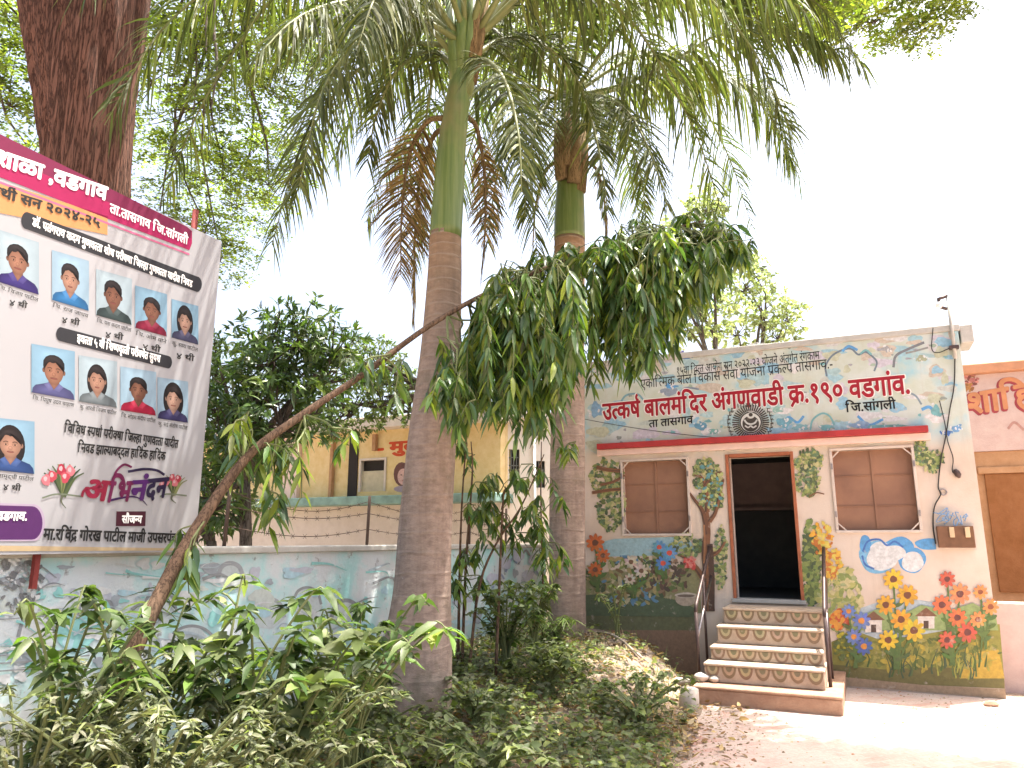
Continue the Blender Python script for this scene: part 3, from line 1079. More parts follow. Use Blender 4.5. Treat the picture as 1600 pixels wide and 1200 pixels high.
    for pts, w in (([(1107, 955), (1106, 900), (1103, 860), (1106, 830), (1105, 800)], 20), ([(1106, 835), (1098, 800), (1086, 782), (1078, 770)], 9), ([(1108, 815), (1118, 800), (1126, 770), (1131, 748)], 8),
                   ([(1104, 870), (1122, 862), (1134, 846)], 9), ([(1105, 800), (1104, 770), (1098, 748), (1084, 742)], 8), ([(1100, 760), (1112, 745), (1128, 738)], 5),
                   ([(1100, 905), (1082, 880), (1064, 868)], 10), ([(974, 736), (950, 734), (932, 730)], 6), ([(972, 764), (950, 766), (925, 770)], 5), ([(976, 742), (960, 752), (938, 758)], 4),
                   ([(1288, 772), (1276, 770), (1264, 776)], 2)):
        t.line(pts, w, random.choice([brown, srgb(135, 85, 52, .8)]), w > 6)
        t.line([(x - w * .25, y) for x, y in pts], w * .3, dbr, True)
    t.line([(1112, 955), (1112, 900), (1109, 850)], 9, dbr)
    t.line([(1100, 880), (1101, 850), (1100, 820)], 3, srgb(175, 120, 80, .8))
    t.dabs((1108, 760), 24, 36, 40, 3, [g2, srgb(195, 205, 130, .8), srgb(90, 160, 165, .8)])
    t.build("painted_tree", M['mural'], T)
    # painted shrubs and flowers
    b = Paint(FAC, .0062)
    b.dabs((1268, 880), 13, 70, 160, 5, [g1, g2, g3, srgb(120, 150, 75, .8), srgb(165, 175, 90, .8)])
    b.dabs((1312, 935), 34, 50, 120, 5, [srgb(170, 185, 130, .8), srgb(190, 190, 110, .8), g2, srgb(215, 205, 150, .8)], 2)
    b.dabs((1284, 842), 16, 26, 40, 4, [srgb(235, 175, 40, .85), srgb(225, 205, 90, .85), srgb(205, 120, 40, .85)])
    b.dabs((1300, 880), 14, 24, 36, 4, [srgb(235, 185, 60, .85), srgb(225, 205, 90, .85), srgb(205, 120, 40, .85)])
    b.dabs((1312, 968), 14, 14, 26, 5, [srgb(230, 120, 40, .85), srgb(235, 165, 60, .85), srgb(200, 80, 40, .85)])
    b.dabs((1322, 1010), 18, 22, 50, 4, [srgb(190, 180, 40, .85), srgb(120, 130, 40, .85), g1])

    def bloom(x, y, r, col, eye, n=9):
        """one brush-painted flower with petals and a dark eye"""
        a0 = random.random() * 6
        for k in range(n):
            t = a0 + 2 * PI * k / n
            b.ell((x + r * .62 * math.cos(t), y + r * .62 * math.sin(t)), r * .42, r * .22, tuple(q * random.uniform(.8, 1.1) for q in col), 9, .05, t)
        b.ell((x, y), r * .36, r * .34, eye, 12, .06)

    def plant(x, y0, heads, r, cols, eye, leaf):
        for hx, hy in heads:
            b.line([(x + random.uniform(-5, 5), y0), (x + (hx - x) * .4, (y0 + hy) / 2), (hx, hy)], 3, leaf)
            for q in (.3, .5, .7):
                lx, ly = x + (hx - x) * q * .9, y0 + (hy - y0) * q
                sg = random.choice((-1, 1))
                b.ell((lx + sg * 7, ly - 3), 8, 3.2, tuple(c * random.uniform(.8, 1.2) for c in leaf), 10, .05, -sg * .5)
        for hx, hy in heads: bloom(hx, hy, r * random.uniform(.85, 1.15), random.choice(cols), eye)

    # huts and hills of the background
    b.pp([(1325, 985), (1345, 962), (1375, 950), (1410, 960), (1440, 945), (1480, 955), (1520, 942), (1556, 962), (1560, 985)], srgb(150, 175, 110, .8))
    for hx, hy in ((1447, 962), (1365, 968)):
        b.pp([(hx - 13, hy), (hx + 13, hy), (hx + 13, hy + 20), (hx - 13, hy + 20)], srgb(228, 220, 210, .85))
        b.pp([(hx - 18, hy + 1), (hx, hy - 13), (hx + 18, hy + 1)], srgb(130, 85, 60, .8)); b.pp([(hx - 4, hy + 8), (hx + 4, hy + 8), (hx + 4, hy + 20), (hx - 4, hy + 20)], srgb(70, 48, 42, .8))
    lf = srgb(85, 120, 55, .8)
    plant(1402, 1046, [(1396, 905), (1418, 930), (1384, 945), (1408, 968), (1428, 985), (1388, 1000)], 17, [srgb(240, 200, 50, .85), srgb(235, 175, 45, .85)], srgb(120, 65, 40, .8), lf)
    plant(1488, 1040, [(1480, 905), (1500, 928), (1472, 945), (1496, 965), (1512, 988), (1480, 1000)], 15, [srgb(230, 120, 70, .85), srgb(215, 95, 70, .85), srgb(235, 150, 95, .85)], srgb(110, 50, 50, .8), lf)
    plant(1538, 1015, [(1532, 925), (1548, 948), (1528, 968)], 13, [srgb(235, 160, 85, .85)], srgb(150, 80, 50, .8), lf)
    plant(1336, 1044, [(1326, 955), (1346, 970), (1334, 995), (1350, 1010)], 13, [srgb(75, 110, 180, .85), srgb(110, 140, 205, .85)], srgb(230, 150, 60, .85), lf)
    plant(936, 925, [(930, 848), (942, 868), (930, 890)], 13, [srgb(225, 135, 50, .85), srgb(215, 110, 45, .85)], srgb(110, 60, 40, .8), lf)
    plant(992, 935, [(986, 878), (1002, 892), (984, 905)], 10, [srgb(225, 210, 190, .85)], srgb(120, 85, 60, .8), lf)
    plant(1037, 905, [(1030, 855), (1046, 864), (1036, 880)], 11, [srgb(70, 140, 195, .85), srgb(95, 165, 205, .85)], srgb(220, 80, 60, .85), lf)
    b.dabs((1078, 880), 10, 8, 14, 4, [srgb(205, 60, 60, .85), srgb(225, 130, 120, .85)])
    b.build("painted_flowers", M['mural'], T)
    p = Paint(FAC, .0012)
    p.pp([(905, 958), (1090, 962), (1090, 1030), (905, 1020)], srgb(105, 112, 76, .8))
    p.pp([(905, 984), (1092, 985), (1092, 1060), (905, 1050)], srgb(150, 118, 92, .8))
    p.build("plinth_paint", M['mural'], T)


build_mural(NUR)


def build_steps():
    T = thing("entrance_steps", "five worn concrete steps with scalloped painted risers leading up to the dark doorway", "steps", FAC.p(2.9, 0, .9))
    lv = [(0, .185, 1.65, 2.24, 3.70), (.185, .385, 1.38, 2.31, 3.54), (.385, .53, 1.12, 2.34, 3.53), (.53, .73, .86, 2.38, 3.53), (.73, .915, .60, 2.42, 3.54)]
    for i, (z0, z1, o, a0, a1) in enumerate(lv):
        o2 = .006
        mb = MB()
        mb.slab(FAC, a0, a1, z0 + (.001 if i else -.05), z1 - .03, o2, o)
        mb.slab(FAC, a0 - .008, a1 + .008, z1 - .029, z1, o2, o + .018)
        st = mb.build("step", M['slab'] if i == 0 else M['step'], T, bevel=.012)
        if i:
            p = Paint(FAC, o + .003)
            w = .165; n = int((a1 - a0) / w); h = (z1 - z0 - .035)
            for k in range(n):
                ca = a0 + (k + .5) * (a1 - a0) / n
                for r, c in ((.078, srgb(120, 92, 62, .8)), (.056, srgb(196, 176, 140, .8)), (.034, srgb(100, 110, 70, .8))):
                    pts = [(ca + r * math.cos(t), z1 - .034 - min(h, r * 1.5) * math.sin(t)) for t in np.linspace(0, PI, 12)]
                    p.poly(pts, tuple(x * random.uniform(.85, 1.15) for x in c))
            p.build("riser_paint", M['step_paint'], st)
    # broken stones by the rail foot
    for k, (px, py, r) in enumerate(((1090, 1058, .055), (1106, 1060, .06))):
        pass
    # handrails
    for lab, a, s in (("left steel handrail of the steps, beside the painted tree", 2.20, -1), ("right steel handrail of the steps, beside the painted flowers", 3.58, 1)):
        R = thing("handrail", lab, "handrail", FAC.p(a, .185, 1.1), "handrails of the steps")
        top = [FAC.p(a, 1.62, .03), FAC.p(a, 1.58, .10), FAC.p(a, .98, 1.10), FAC.p(a, .90, 1.16)]
        MB().tube(top, .021, 10).build("top_rail", M['darksteel'], R, True)
        MB().tube([FAC.p(a + .0, 1.25, .05), FAC.p(a, .62, 1.12)], .016, 10).build("lower_rail", M['steel'], R, True)
        MB().tube([FAC.p(a, .15, 1.14), FAC.p(a, .93, 1.14)], .020, 10).build("post", M['darksteel'], R, True)
        MB().tube([FAC.p(a, .15, .60), FAC.p(a, 1.28, .60)], .016, 10).build("post", M['darksteel'], R, True)


build_steps()


# ------------------------------------------------------------------ fittings of the facade
def build_fittings():
    # meter box
    c0 = FAC.uv(1463, 822, .1); c1 = FAC.uv(1525, 856, .1)
    a0, a1, b0, b1 = c0[0], c1[0] - .0, c1[1], c0[1]
    T = thing("meter_box", "brown electric meter box on the facade corner below a coil of wires", "meter box", FAC.p((a0 + a1) / 2, b0, 0))
    MB().slab(FAC, a0, a1, b0, b1, .012, .11).build("box", M['boxbrown'], T, bevel=.008)
    MB().slab(FAC, a0 - .02, a1 + .02, b0 - .022, b1 + .03, .007, .0118).build("back_board", M['alu'], T)
    for q in (.40, .82):
        c = a0 + (a1 - a0) * q
        MB().slab(FAC, c - .025, c + .025, b1 - .13, b1 - .012, .1105, .135).build("latch", M['brass'], T, bevel=.005)
    # mast
    B = FAC.uv(1493, 560, .06); Tp = FAC.uv(1490, 462, .06)
    T = thing("service_mast", "thin grey pipe mast rising above the nursery roof at its right corner", "mast", FAC.p(B[0], B[1], .06))
    MB().tube([FAC.p(B[0], B[1], .06), FAC.p(B[0], Tp[1], .06)], .02, 10).build("pole", M['grey'], T, True)
    MB().tube([FAC.p(B[0] - .02, Tp[1] - .16, .06), FAC.p(B[0] - .1, Tp[1] - .12, .06), FAC.p(B[0] - .1, Tp[1] - .02, .06), FAC.p(B[0], Tp[1] + .01, .06)], .022, 8).build("bracket", M['darksteel'], T, True)
    MB().tube([FAC.p(B[0] - .1, Tp[1] - .14, .06), FAC.p(B[0] - .1, Tp[1] - .10, .06), FAC.p(B[0] - .1, Tp[1] - .06, .06)], [.03, .045, .03], 10).build("insulator", M['white'], T, True)
    MB().slab(FAC, B[0] - .05, B[0] + .05, B[1] + .12, B[1] + .16, .004, .085).build("clamp", M['darksteel'], T)
    # wires

    def wire(px, lab, r=.006, name="wall_wire"):
        P = [FAC.p(*FAC.uv(x, y, .03), .03) for x, y in px]
        pts = catmull(P, 6 * len(P))
        return tag(MB().tube(pts, r, 6).build(name, M['cable'], None, True), lab, "wire")
    wire([(1492, 540), (1491, 600), (1484, 640), (1478, 680), (1470, 720), (1466, 760), (1470, 772), (1460, 792), (1458, 822), (1462, 850)], "dark wire running down the facade from the mast to the meter box", .008)
    wire([(1458, 512), (1456, 545), (1466, 551), (1482, 545), (1490, 545)], "short looped wire hanging under the roof edge by the mast")
    wire([(1468, 626), (1476, 660), (1481, 690), (1489, 715), (1488, 735), (1493, 742)], "thin wire dangling from the facade with a bulb holder at its end")
    wire([(880, 648), (940, 660), (1000, 670), (1060, 678), (1100, 682), (1150, 686)], "thin wire sagging across the facade between title and ledge", .004)
    P = FAC.p(*FAC.uv(1493, 740, .05), .05)
    T = tag(MB().tube([P + Vector((0, 0, .05)), P + Vector((.01, 0, .02)), P + Vector((.03, 0, -.02)), P + Vector((.04, 0, -.05))], [.018, .034, .034, .012], 10).build("bulb_holder", M['darksteel'], None, True), "small dark bulb holder hanging from a dangling wire", "bulb holder")
    for x, y, lab in ((1474, 769, "small round pale bracket on the facade between the wires"),):
        a, b = FAC.uv(x, y, .03)
        pts = [FAC.p(a + .035 * math.cos(t), b + .035 * math.sin(t), .02) for t in np.linspace(0, 2 * PI, 17)]
        tag(MB().tube(pts, .008, 6, cap=False).build("wire_ring", M['steel'], None, True), lab, "bracket")
    # jumble on top of the meter box: blue rags of wire
    mb = MB()
    for k in range(9):
        x = 1466 + random.random() * 50; y = 800 + random.random() * 20
        P = [FAC.p(*FAC.uv(x + random.uniform(-12, 12), y + random.uniform(-12, 10), .06), .04 + random.random() * .05) for _ in range(4)]
        mb.tube(catmull(P, 14), .006, 5)
    tag(mb.build("wire_tangle", plain("blue_grey_wire", (.20, .33, .50), .6, var=.5, scale=9), None, True), "tangle of blue grey wires heaped on top of the meter box", "wires")


build_fittings()


# ------------------------------------------------------------------ buildings on the right
def build_right():
    PL = Plane(FAC.p(FL, 0, -3.2), -DL)
    aL = PL.uv(1493, 650)[0]
    zt = PL.uv(1503, 572)[1]; zm = PL.uv(1540, 705)[1]
    T = thing("pink_building", "pink building with orange coping and big orange lettering beyond the nursery corner", "building", PL.p(aL + 4, 0, -2))
    mb = MB(); mb.slab(PL, aL, aL + 9, zm, zt - .16, -4, 0); mb.build("wall", M['pinkwall'], T)
    MB().slab(PL, aL - .1, aL + 9.1, zt - .158, zt, -4.1, .12).build("coping", M['orange'], T, bevel=.02)
    MB().slab(PL, aL, aL + 9, -.1, zm - .004, -4, -.03).build("lower_wall", M['brownwall'], T)
    zs = PL.uv(1560, 740)[1]; zb = PL.uv(1560, 925)[1]
    MB().slab(PL, aL + .28, aL + 4, zb, zs, -.028, .01).build("shutter", M['shutter'], T, bevel=.01)
    MB().slab(PL, aL + .2, aL + 4.1, zs + .002, zs + .1, -.026, .04).build("shutter_box", M['brownwall'], T, bevel=.01)
    mb = MB(); text_on(mb, "शाहिर", PL, (1511, 650), (1640, 628), 32, .004, .06); mb.build("lettering", M['maroon'], T)
    mb = MB(); text_on(mb, "शाहिर", PL, (1513, 648), (1642, 626), 32, .008, .03); mb.build("lettering", M['orangetext'], T)
    p = Paint(PL, .004)
    p.dabs((1516, 592), 12, 10, 26, 3, [srgb(190, 110, 110, .8), srgb(130, 60, 60, .8), srgb(225, 150, 140, .8), srgb(160, 110, 70, .8)])
    p.dabs((1512, 605), 8, 6, 14, 3, [srgb(190, 130, 60, .8), srgb(150, 90, 40, .8)])
    p.line([(1575, 670), (1585, 660), (1600, 672)], 4, srgb(190, 140, 130, .8))
    p.build("painted_garland", M['mural'], T)
    w = MB(); w.slab(FAC, FL + .03, FL + 8, -.05, 1.0, -.62, -.45)
    tag(w.build("low_wall", M['pinkwall'], None, bevel=.02), "low pale pink wall running off from the nursery corner", "wall")


build_right()


# ------------------------------------------------------------------ school buildings beyond the compound wall
def build_back():
    PL = Plane(at(530, 772, 18), -DL)
    u = lambda x, y: PL.uv(x, y)
    T = thing("school_building", "yellow school building with teal ledge and red lettering behind the compound wall", "building", PL.p(0, 0, -3))
    aL, aR = u(300, 740)[0], u(782, 740)[0]
    zl, zt = u(530, 778)[1], u(600, 672)[1]
    mb = MB()
    wn = (u(562, 730)[0], u(604, 730)[0], u(580, 768)[1], u(580, 716)[1])
    wall_holes(mb, PL, aL, aR, zl, zt, [wn], -.25, 0)
    mb.slab(PL, aL, aR, zl, zt, -7, -6.8)
    mb.slab(PL, aL, aL + .2, zl, zt, -6.79, -.26); mb.slab(PL, aR - .2, aR, zl, zt, -6.79, -.26)
    mb.build("wall", M['yellow'], T)
    MB().slab(PL, aL - .3, aR + .12, zt + .002, zt + .28, -7.2, .35).build("roof", M['beige'], T, bevel=.02)
    MB().slab(PL, aL - .2, aR + .1, zl - .2, zl - .002, -7, .45).build("ledge", M['teal'], T, bevel=.02)
    MB().slab(PL, aL, aR, -.2, zl - .202, -7, 0).build("lower_wall", M['beige'], T)
    for x0, x1, m in ((446, 470, 'pinkpaint'), (545, 559, 'dark'), (519, 523, 'brownwall'), (584, 589, 'brownwall')):
        a0, a1 = u(x0, 740)[0], u(x1, 740)[0]
        z1 = zt - .002 if x0 != 584 else zt - .1
        z0 = zl + .002 if x0 != 584 else u(586, 705)[1]
        MB().slab(PL, a0, a1, z0, z1, .002, .12 if m != 'dark' else .03).build("pilaster_or_gap", M[m], T)  # the dark strip paints the shade of a gap, no pilaster there
    a0, a1, b0, b1 = wn
    f = MB(); t = .05
    f.slab(PL, a0, a1, b1 - t, b1, -.2, .03); f.slab(PL, a0, a0 + t, b0, b1 - t - .001, -.2, .03); f.slab(PL, a1 - t, a1, b0, b1 - t - .001, -.2, .03)
    w = f.build("window", M['beige'], T)
    MB().slab(PL, a0 + t, a1 - t, b0, b0 + (b1 - b0) * .62, -.1, -.04).build("shutter_board", M['creamboard'], w)
    MB().slab(PL, a0 + t, a1 - t, b0 + (b1 - b0) * .625, b1 - t, -.14, -.1).build("pane", M['dark'], w)
    mb = MB(); text_on(mb, "- मुलांची", PL, (588, 708), (700, 700), 15, .005, .05); mb.build("lettering", plain("red_orange_lettering", (.52, .07, .02), .6), T)
    p = Paint(PL, .004)
    p.ell((628, 741), 13, 19, srgb(110, 60, 60, .8), 16); p.ell((630, 745), 9, 13, srgb(235, 190, 180, .8), 16); p.ell((628, 764), 13, 5, srgb(190, 170, 185, .8), 12)
    p.ell((627, 742), 1.5, 1, (.03, .02, .02), 8); p.ell((634, 742), 1.5, 1, (.03, .02, .02), 8); p.ell((631, 751), 3, 1, srgb(190, 90, 90, .8), 8)
    p.build("painted_portrait", M['mural'], T)
    # cream house to the right, nearer
    PC = Plane(at(783, 780, 16.5), Vector((0.98, 0.2, 0)))
    v = lambda x, y: PC.uv(x, y)
    T = thing("cream_house", "cream white house with two dark grilled windows glimpsed between the palm trunks", "house", PC.p(1.5, 0, -2))
    zt = v(800, 655)[1]
    W = [(v(795, 700)[0], v(812, 700)[0], v(803, 740)[1], v(803, 702)[1]), (v(834, 760)[0], v(852, 760)[0], v(843, 762)[1], v(843, 720)[1])]
    mb = MB(); wall_holes(mb, PC, 0, 4, -.1, zt, W, -.2, 0); mb.slab(PC, 0, .2, -.1, zt, -4, -.21); mb.slab(PC, 3.8, 4, -.1, zt, -4, -.21); mb.build("wall", M['cream'], T)
    MB().slab(PC, -.15, 4.2, zt + .002, zt + .14, -4.2, .25).build("roof", M['cream'], T)
    MB().tube([PC.p(.75, -.1, .06), PC.p(.75, zt, .06)], .035, 8).build("drain_pipe", M['white'], T, True)
    for a0, a1, b0, b1 in W:
        f = MB(); n = 5
        for k in range(n): f.slab(PC, a0 + (a1 - a0) * k / (n - 1) - .01, a0 + (a1 - a0) * k / (n - 1) + .01, b0, b1, -.07, -.05)
        for k in range(4): f.slab(PC, a0, a1, b0 + (b1 - b0) * k / 3 - .01, b0 + (b1 - b0) * k / 3 + .01, -.045, -.03)
        w = f.build("window", M['greywin'], T)
        MB().slab(PC, a0, a1, b0, b1, -.15, -.12).build("pane", M['dark'], w)


build_back()


# ------------------------------------------------------------------ compound wall, fence wires
def build_wall():
    mb = MB(); mb.slab(WAL, -11, .9, -.2, 1.60, -.2, 0)
    T = thing("compound_wall", "long compound wall in flaking turquoise and white paint running back from the left", "wall", WAL.p(-5, 0, -.1))
    mb.build("wall", M['oldwall'], T)
    MB().slab(WAL, -11.02, .92, 1.602, 1.66, -.24, .04).build("coping", M['grey'], T, bevel=.012)
    p = Paint(WAL, .003)
    gr, dk, tq, wh = srgb(120, 122, 125, .8), srgb(60, 58, 58, .8), srgb(120, 205, 200, .85), srgb(225, 228, 228, .82)
    for x, y, r in ((58, 990, 30), (120, 985, 34), (150, 960, 30), (300, 1020, 42), (250, 950, 26), (420, 960, 24), (480, 940, 22), (540, 960, 22), (360, 900, 20), (10, 930, 26)):
        p.ell((x, y), r, r * .95, random.choice([tq, wh, srgb(200, 212, 212, .8)]), 20, .08)
        p.line([(x - r, y + r * .2), (x - r * .7, y - r * .7), (x, y - r), (x + r * .7, y - r * .7), (x + r, y + r * .2)], random.uniform(3, 7), random.choice([gr, dk, srgb(150, 155, 160, .8)]))
    for _ in range(110):
        x, y = random.uniform(-20, 860), random.uniform(878, 1070)
        p.ell((x, y), random.uniform(4, 20), random.uniform(3, 13), random.choice([wh, wh, tq, srgb(165, 210, 225, .85), srgb(190, 195, 210, .8), srgb(150, 160, 170, .8), srgb(205, 215, 205, .8)]), 14, .2)
    for _ in range(70):
        x, y = random.uniform(-20, 640), random.uniform(880, 1060)
        p.line([(x, y), (x + random.uniform(10, 30), y + random.uniform(-12, 12)), (x + random.uniform(30, 60), y + random.uniform(-14, 20))], random.uniform(1.5, 6), random.choice([tq, wh, wh, gr, srgb(170, 190, 200, .8)]), True)
    p.dabs((30, 905), 40, 50, 60, 4, [dk, gr, srgb(40, 40, 40, .8), wh], 1.8)
    for y in (1020, 1032, 1044): p.line([(-20, y + 6), (60, y), (140, y - 8)], 2.5, gr)
    for x, y in ((790, 880), (810, 868), (825, 900), (770, 905), (835, 875)):
        p.line([(x, y + 14), (x + 6, y), (x + 12, y - 8), (x + 18, y)], 3, random.choice([gr, srgb(130, 150, 190, .8)]))
        p.ell((x, y), 9, 10, srgb(190, 195, 215, .8), 14, .1)
    p.build("wall_painting", M['wallart'], T)
    # barbed wire on iron posts
    F = thing("barbed_fence", "rusty iron posts strung with barbed wire on top of the compound wall", "fence", WAL.p(-3, 1.66, -.1))
    As = [WAL.uv(x, 850, -.1)[0] for x in (350, 573, 733, 790)]
    for a in As:
        MB().tube([WAL.p(a, 1.6, -.1), WAL.p(a + .02, 2.16, -.1)], .016, 6).build("post", M['fenceiron'], F, True)
    for z in (1.82, 1.98, 2.1):
        mb = MB()
        for i in range(len(As) - 1):
            n = 12
            pts = [WAL.p(As[i] + (As[i + 1] - As[i]) * k / n, z - .10 * math.sin(PI * k / n) * (1 + .4 * math.sin(i * 7 + z * 40)), -.1) for k in range(n + 1)]
            mb.tube(pts, .0035, 5)
            for q in pts[1:-1]:
                for s in (-1, 1): mb.tube([q + Vector((.015 * s, 0, -.02)), q + Vector((-.015 * s, 0, .02))], .002, 4)
        mb.build("barbed_wire", M['fenceiron'], F)


build_wall()


# ------------------------------------------------------------------ the congratulation banner
def build_banner():
    PB = Plane(WAL.p(0, 0, .10), WV)
    u = lambda x, y: PB.uv(x, y)
    aR = u(327, 600)[0]; aL = aR - 3.4
    zt, zb = u(335, 372)[1], u(300, 862)[1]
    T = thing("congratulation_banner", "big white student congratulation banner with magenta heading above the compound wall", "banner", PB.p(aR - 1, zb, 0))
    MB().slab(PB, aL, aR, zb, zt, -.02, 0).build("sheet", M['sheet'], T)
    mb = MB()
    for a in (aL, aL + 1.1, aL + 2.25, aR - .03): mb.slab(PB, a, a + .03, zb - .2, zt, -.055, -.022)
    for z in (zb, (zb + zt) / 2, zt - .035): mb.slab(PB, aL + .031, aR - .031, z, z + .03, -.052, -.024)
    mb.build("frame", M['rust'], T)

    def band(pts, col, name, off=.002, extra=None):
        p = Paint(PB, off)
        p.pp(pts, col)
        if extra: extra(p)
        return p.build(name, M['print'], T)

    def pill(x0, y0, x1, y1, h, n=8):
        """a rounded strip whose lower and upper edges slant with the perspective"""
        top = [(x0 + h * .2, y0), (x1 - h * .1, y1)]
        d = (y1 - y0) / (x1 - x0)
        pts = []
        for i in range(n + 1):
            t = -PI / 2 + PI * i / n
            pts.append((x1 - h * .15 + h * .28 * math.cos(t), y1 + h * .45 + h * .45 * math.sin(t)))
        for i in range(n + 1):
            t = PI / 2 + PI * i / n
            pts.append((x0 + h * .22 + h * .32 * math.cos(t), y0 + h * .5 + h * .5 * math.sin(t)))
        return pts
    mag, dmag = srgb(185, 40, 100, .85), srgb(140, 45, 85, .85)
    hd = Paint(PB, .002)
    hd.pp([(-160, 130), (-160, 215), (296, 391), (300, 380), (300, 361), (292, 354)], mag)
    hd.pp([(-160, 130), (-160, 172), (298, 372), (299, 361), (292, 354)], dmag)
    hd.pp([(-160, 222), (-160, 226), (296, 399), (296, 396)], srgb(225, 120, 160, .85))
    hd.build("heading_band", M['print'], T)
    band([(-160, 232), (-160, 300), (168, 367), (168, 338)], srgb(232, 168, 110, .85), "date_band")
    band(pill(36, 331, 312, 432, 27), srgb(62, 62, 66, .85), "heading_pill", .0022)
    band(pill(90, 511, 266, 556, 22), srgb(62, 62, 66, .85), "heading_pill", .0022)
    pv = Paint(PB, .0022)
    pv.pp(pill(-140, 782, 62, 788, 64, 12), srgb(200, 180, 205, .85)); pv.pp(pill(-140, 786, 59, 791, 58, 12), srgb(98, 52, 112, .85))
    pv.build("name_pill", M['print'], T)
    band([(182, 799), (228, 799), (227, 822), (181, 822)], srgb(88, 42, 58, .85), "courtesy_box", .0022)
    band([(-160, 850), (-160, 862), (300, 860), (300, 857)], srgb(215, 190, 150, .85), "foot_band", .0022)

    def words(name, lines, mat):
        mb = MB()
        for txt, p0, p1, h, b in lines: text_on(mb, txt, PB, p0, p1, h, .0045, b)
        mb.build(name, mat, T)
    words("lettering", [("प्राथमिक शाळा ,वडगाव", (-170, 203), (166, 313), 24, .04), ("ता.तासगाव जि.सांगली", (171, 331), (293, 382), 13, .03),
                        ("डॉ. पतंगराव कदम गुणवत्ता शोध परीक्षा जिल्हा गुणवत्ता यादीत निवड", (50, 352), (300, 449), 11, .035),
                        ("इयत्ता ५ वी शिष्यवृत्ती परीक्षेत सुयश", (120, 534), (250, 566), 11, .035), ("जि.प.शाळा वडगाव.", (-90, 812), (42, 813), 13, .04), ("सौजन्य", (190, 817), (221, 817), 11, .04)], M['white'])
    words("lettering", [("विद्यार्थी सन २०२४-२५", (-70, 286), (156, 355), 14, .035),
                        ("विविध स्पर्धा परीक्षा जिल्हा गुणवत्ता यादीत", (100, 675), (278, 700), 13, .03), ("निवड झाल्याबद्दल हार्दिक हार्दिक", (121, 706), (258, 719), 13, .03),
                        ("मा.रविंद्र गोरख पाटील माजी उपसरपंच वडगाव", (67, 843), (310, 849), 15, .035)], M['black'])
    # the calligraphic word, red running into violet and ink
    for (t, p0, p1, cc) in (("अ", (128, 780), (166, 782), srgb(165, 45, 75, .85)), ("भि", (166, 784), (202, 782), srgb(120, 40, 85, .85)), ("नं", (202, 782), (227, 780), srgb(95, 45, 120, .85)), ("दन", (226, 780), (258, 776), srgb(50, 40, 75, .85))):
        mb = MB(); text_on(mb, t, PB, p0, p1, 30, .005, .04, cc, 0, .12); mb.build("lettering", M['print'], T)
    sw = Paint(PB, .005)
    sw.line([(172, 782), (190, 778), (208, 776), (222, 781), (230, 790)], 4, srgb(70, 42, 95, .85), True); sw.line([(200, 737), (225, 733), (245, 735), (257, 742)], 4, srgb(50, 40, 75, .85))
    sw.line([(176, 752), (182, 736), (194, 726), (206, 730)], 3.5, srgb(120, 40, 85, .85)); sw.line([(128, 776), (132, 766), (146, 762), (160, 760)], 4, srgb(165, 45, 75, .85))
    sw.build("flourish", M['print'], T)
    for cx, cy, s in ((100, 748, 1.0), (272, 756, .66)):
        f = Paint(PB, .003)
        for k in range(9):
            t = math.radians(-150 + k * 15)
            f.line([(cx, cy + 28 * s), (cx + 18 * s * math.cos(t), cy + 8 * s + 14 * s * math.sin(t)), (cx + 36 * s * math.cos(t), cy + 6 * s + 30 * s * math.sin(t))], 6 * s, random.choice([srgb(90, 105, 70, .85), srgb(140, 145, 95, .85), srgb(70, 85, 60, .85)]), True)
        for dx, dy in ((-4, -14), (-18, -4), (10, -12), (2, -2), (-28, 2)):
            f.ell((cx + dx * s, cy + dy * s), 7 * s, 9 * s, random.choice([srgb(205, 85, 100, .85), srgb(225, 130, 140, .85), srgb(185, 60, 80, .85)]), 12, .12)
            f.ell((cx + dx * s - 1, cy + dy * s - 2), 3 * s, 4 * s, srgb(240, 190, 195, .85), 10, .1)
        f.line([(cx - 2, cy + 24 * s), (cx - 4, cy + 36 * s), (cx + 3, cy + 46 * s)], 4, srgb(110, 115, 95, .85), True); f.line([(cx - 34 * s, cy + 30 * s), (cx - 10, cy + 24 * s), (cx + 30 * s, cy + 28 * s)], 2.5, srgb(130, 140, 120, .85))
        f.build("flower_bunch", M['print'], T)
    # portraits: x, y of the face centre, half width, half height of the picture, slant, shirt, skin, hair length
    sk = [srgb(178, 128, 104, .85), srgb(196, 150, 128, .85), srgb(150, 104, 84, .85), srgb(205, 165, 145, .85)]
    data = [(28, 408, 33, 42, .32, srgb(70, 55, 130, .85), sk[0], 0), (110, 437, 29, 40, .30, srgb(60, 130, 190, .85), sk[1], 0), (178, 463, 28, 37, .28, srgb(70, 85, 85, .85), sk[2], 0), (236, 485, 25, 34, .28, srgb(150, 40, 70, .85), sk[2], 0), (289, 502, 21, 31, .27, srgb(85, 85, 115, .85), sk[3], 1),
            (83, 580, 34, 39, .18, srgb(100, 100, 150, .85), sk[0], 0), (153, 595, 30, 37, .17, srgb(130, 140, 145, .85), sk[1], .5), (216, 610, 28, 35, .16, srgb(190, 40, 75, .85), sk[2], 0), (270, 624, 24, 33, .15, srgb(70, 65, 110, .85), sk[3], 1),
            (18, 695, 36, 42, .10, srgb(60, 90, 150, .85), sk[1], 1)]
    hair, ink = srgb(46, 40, 40, .9), srgb(25, 20, 20, .9)
    pics = []
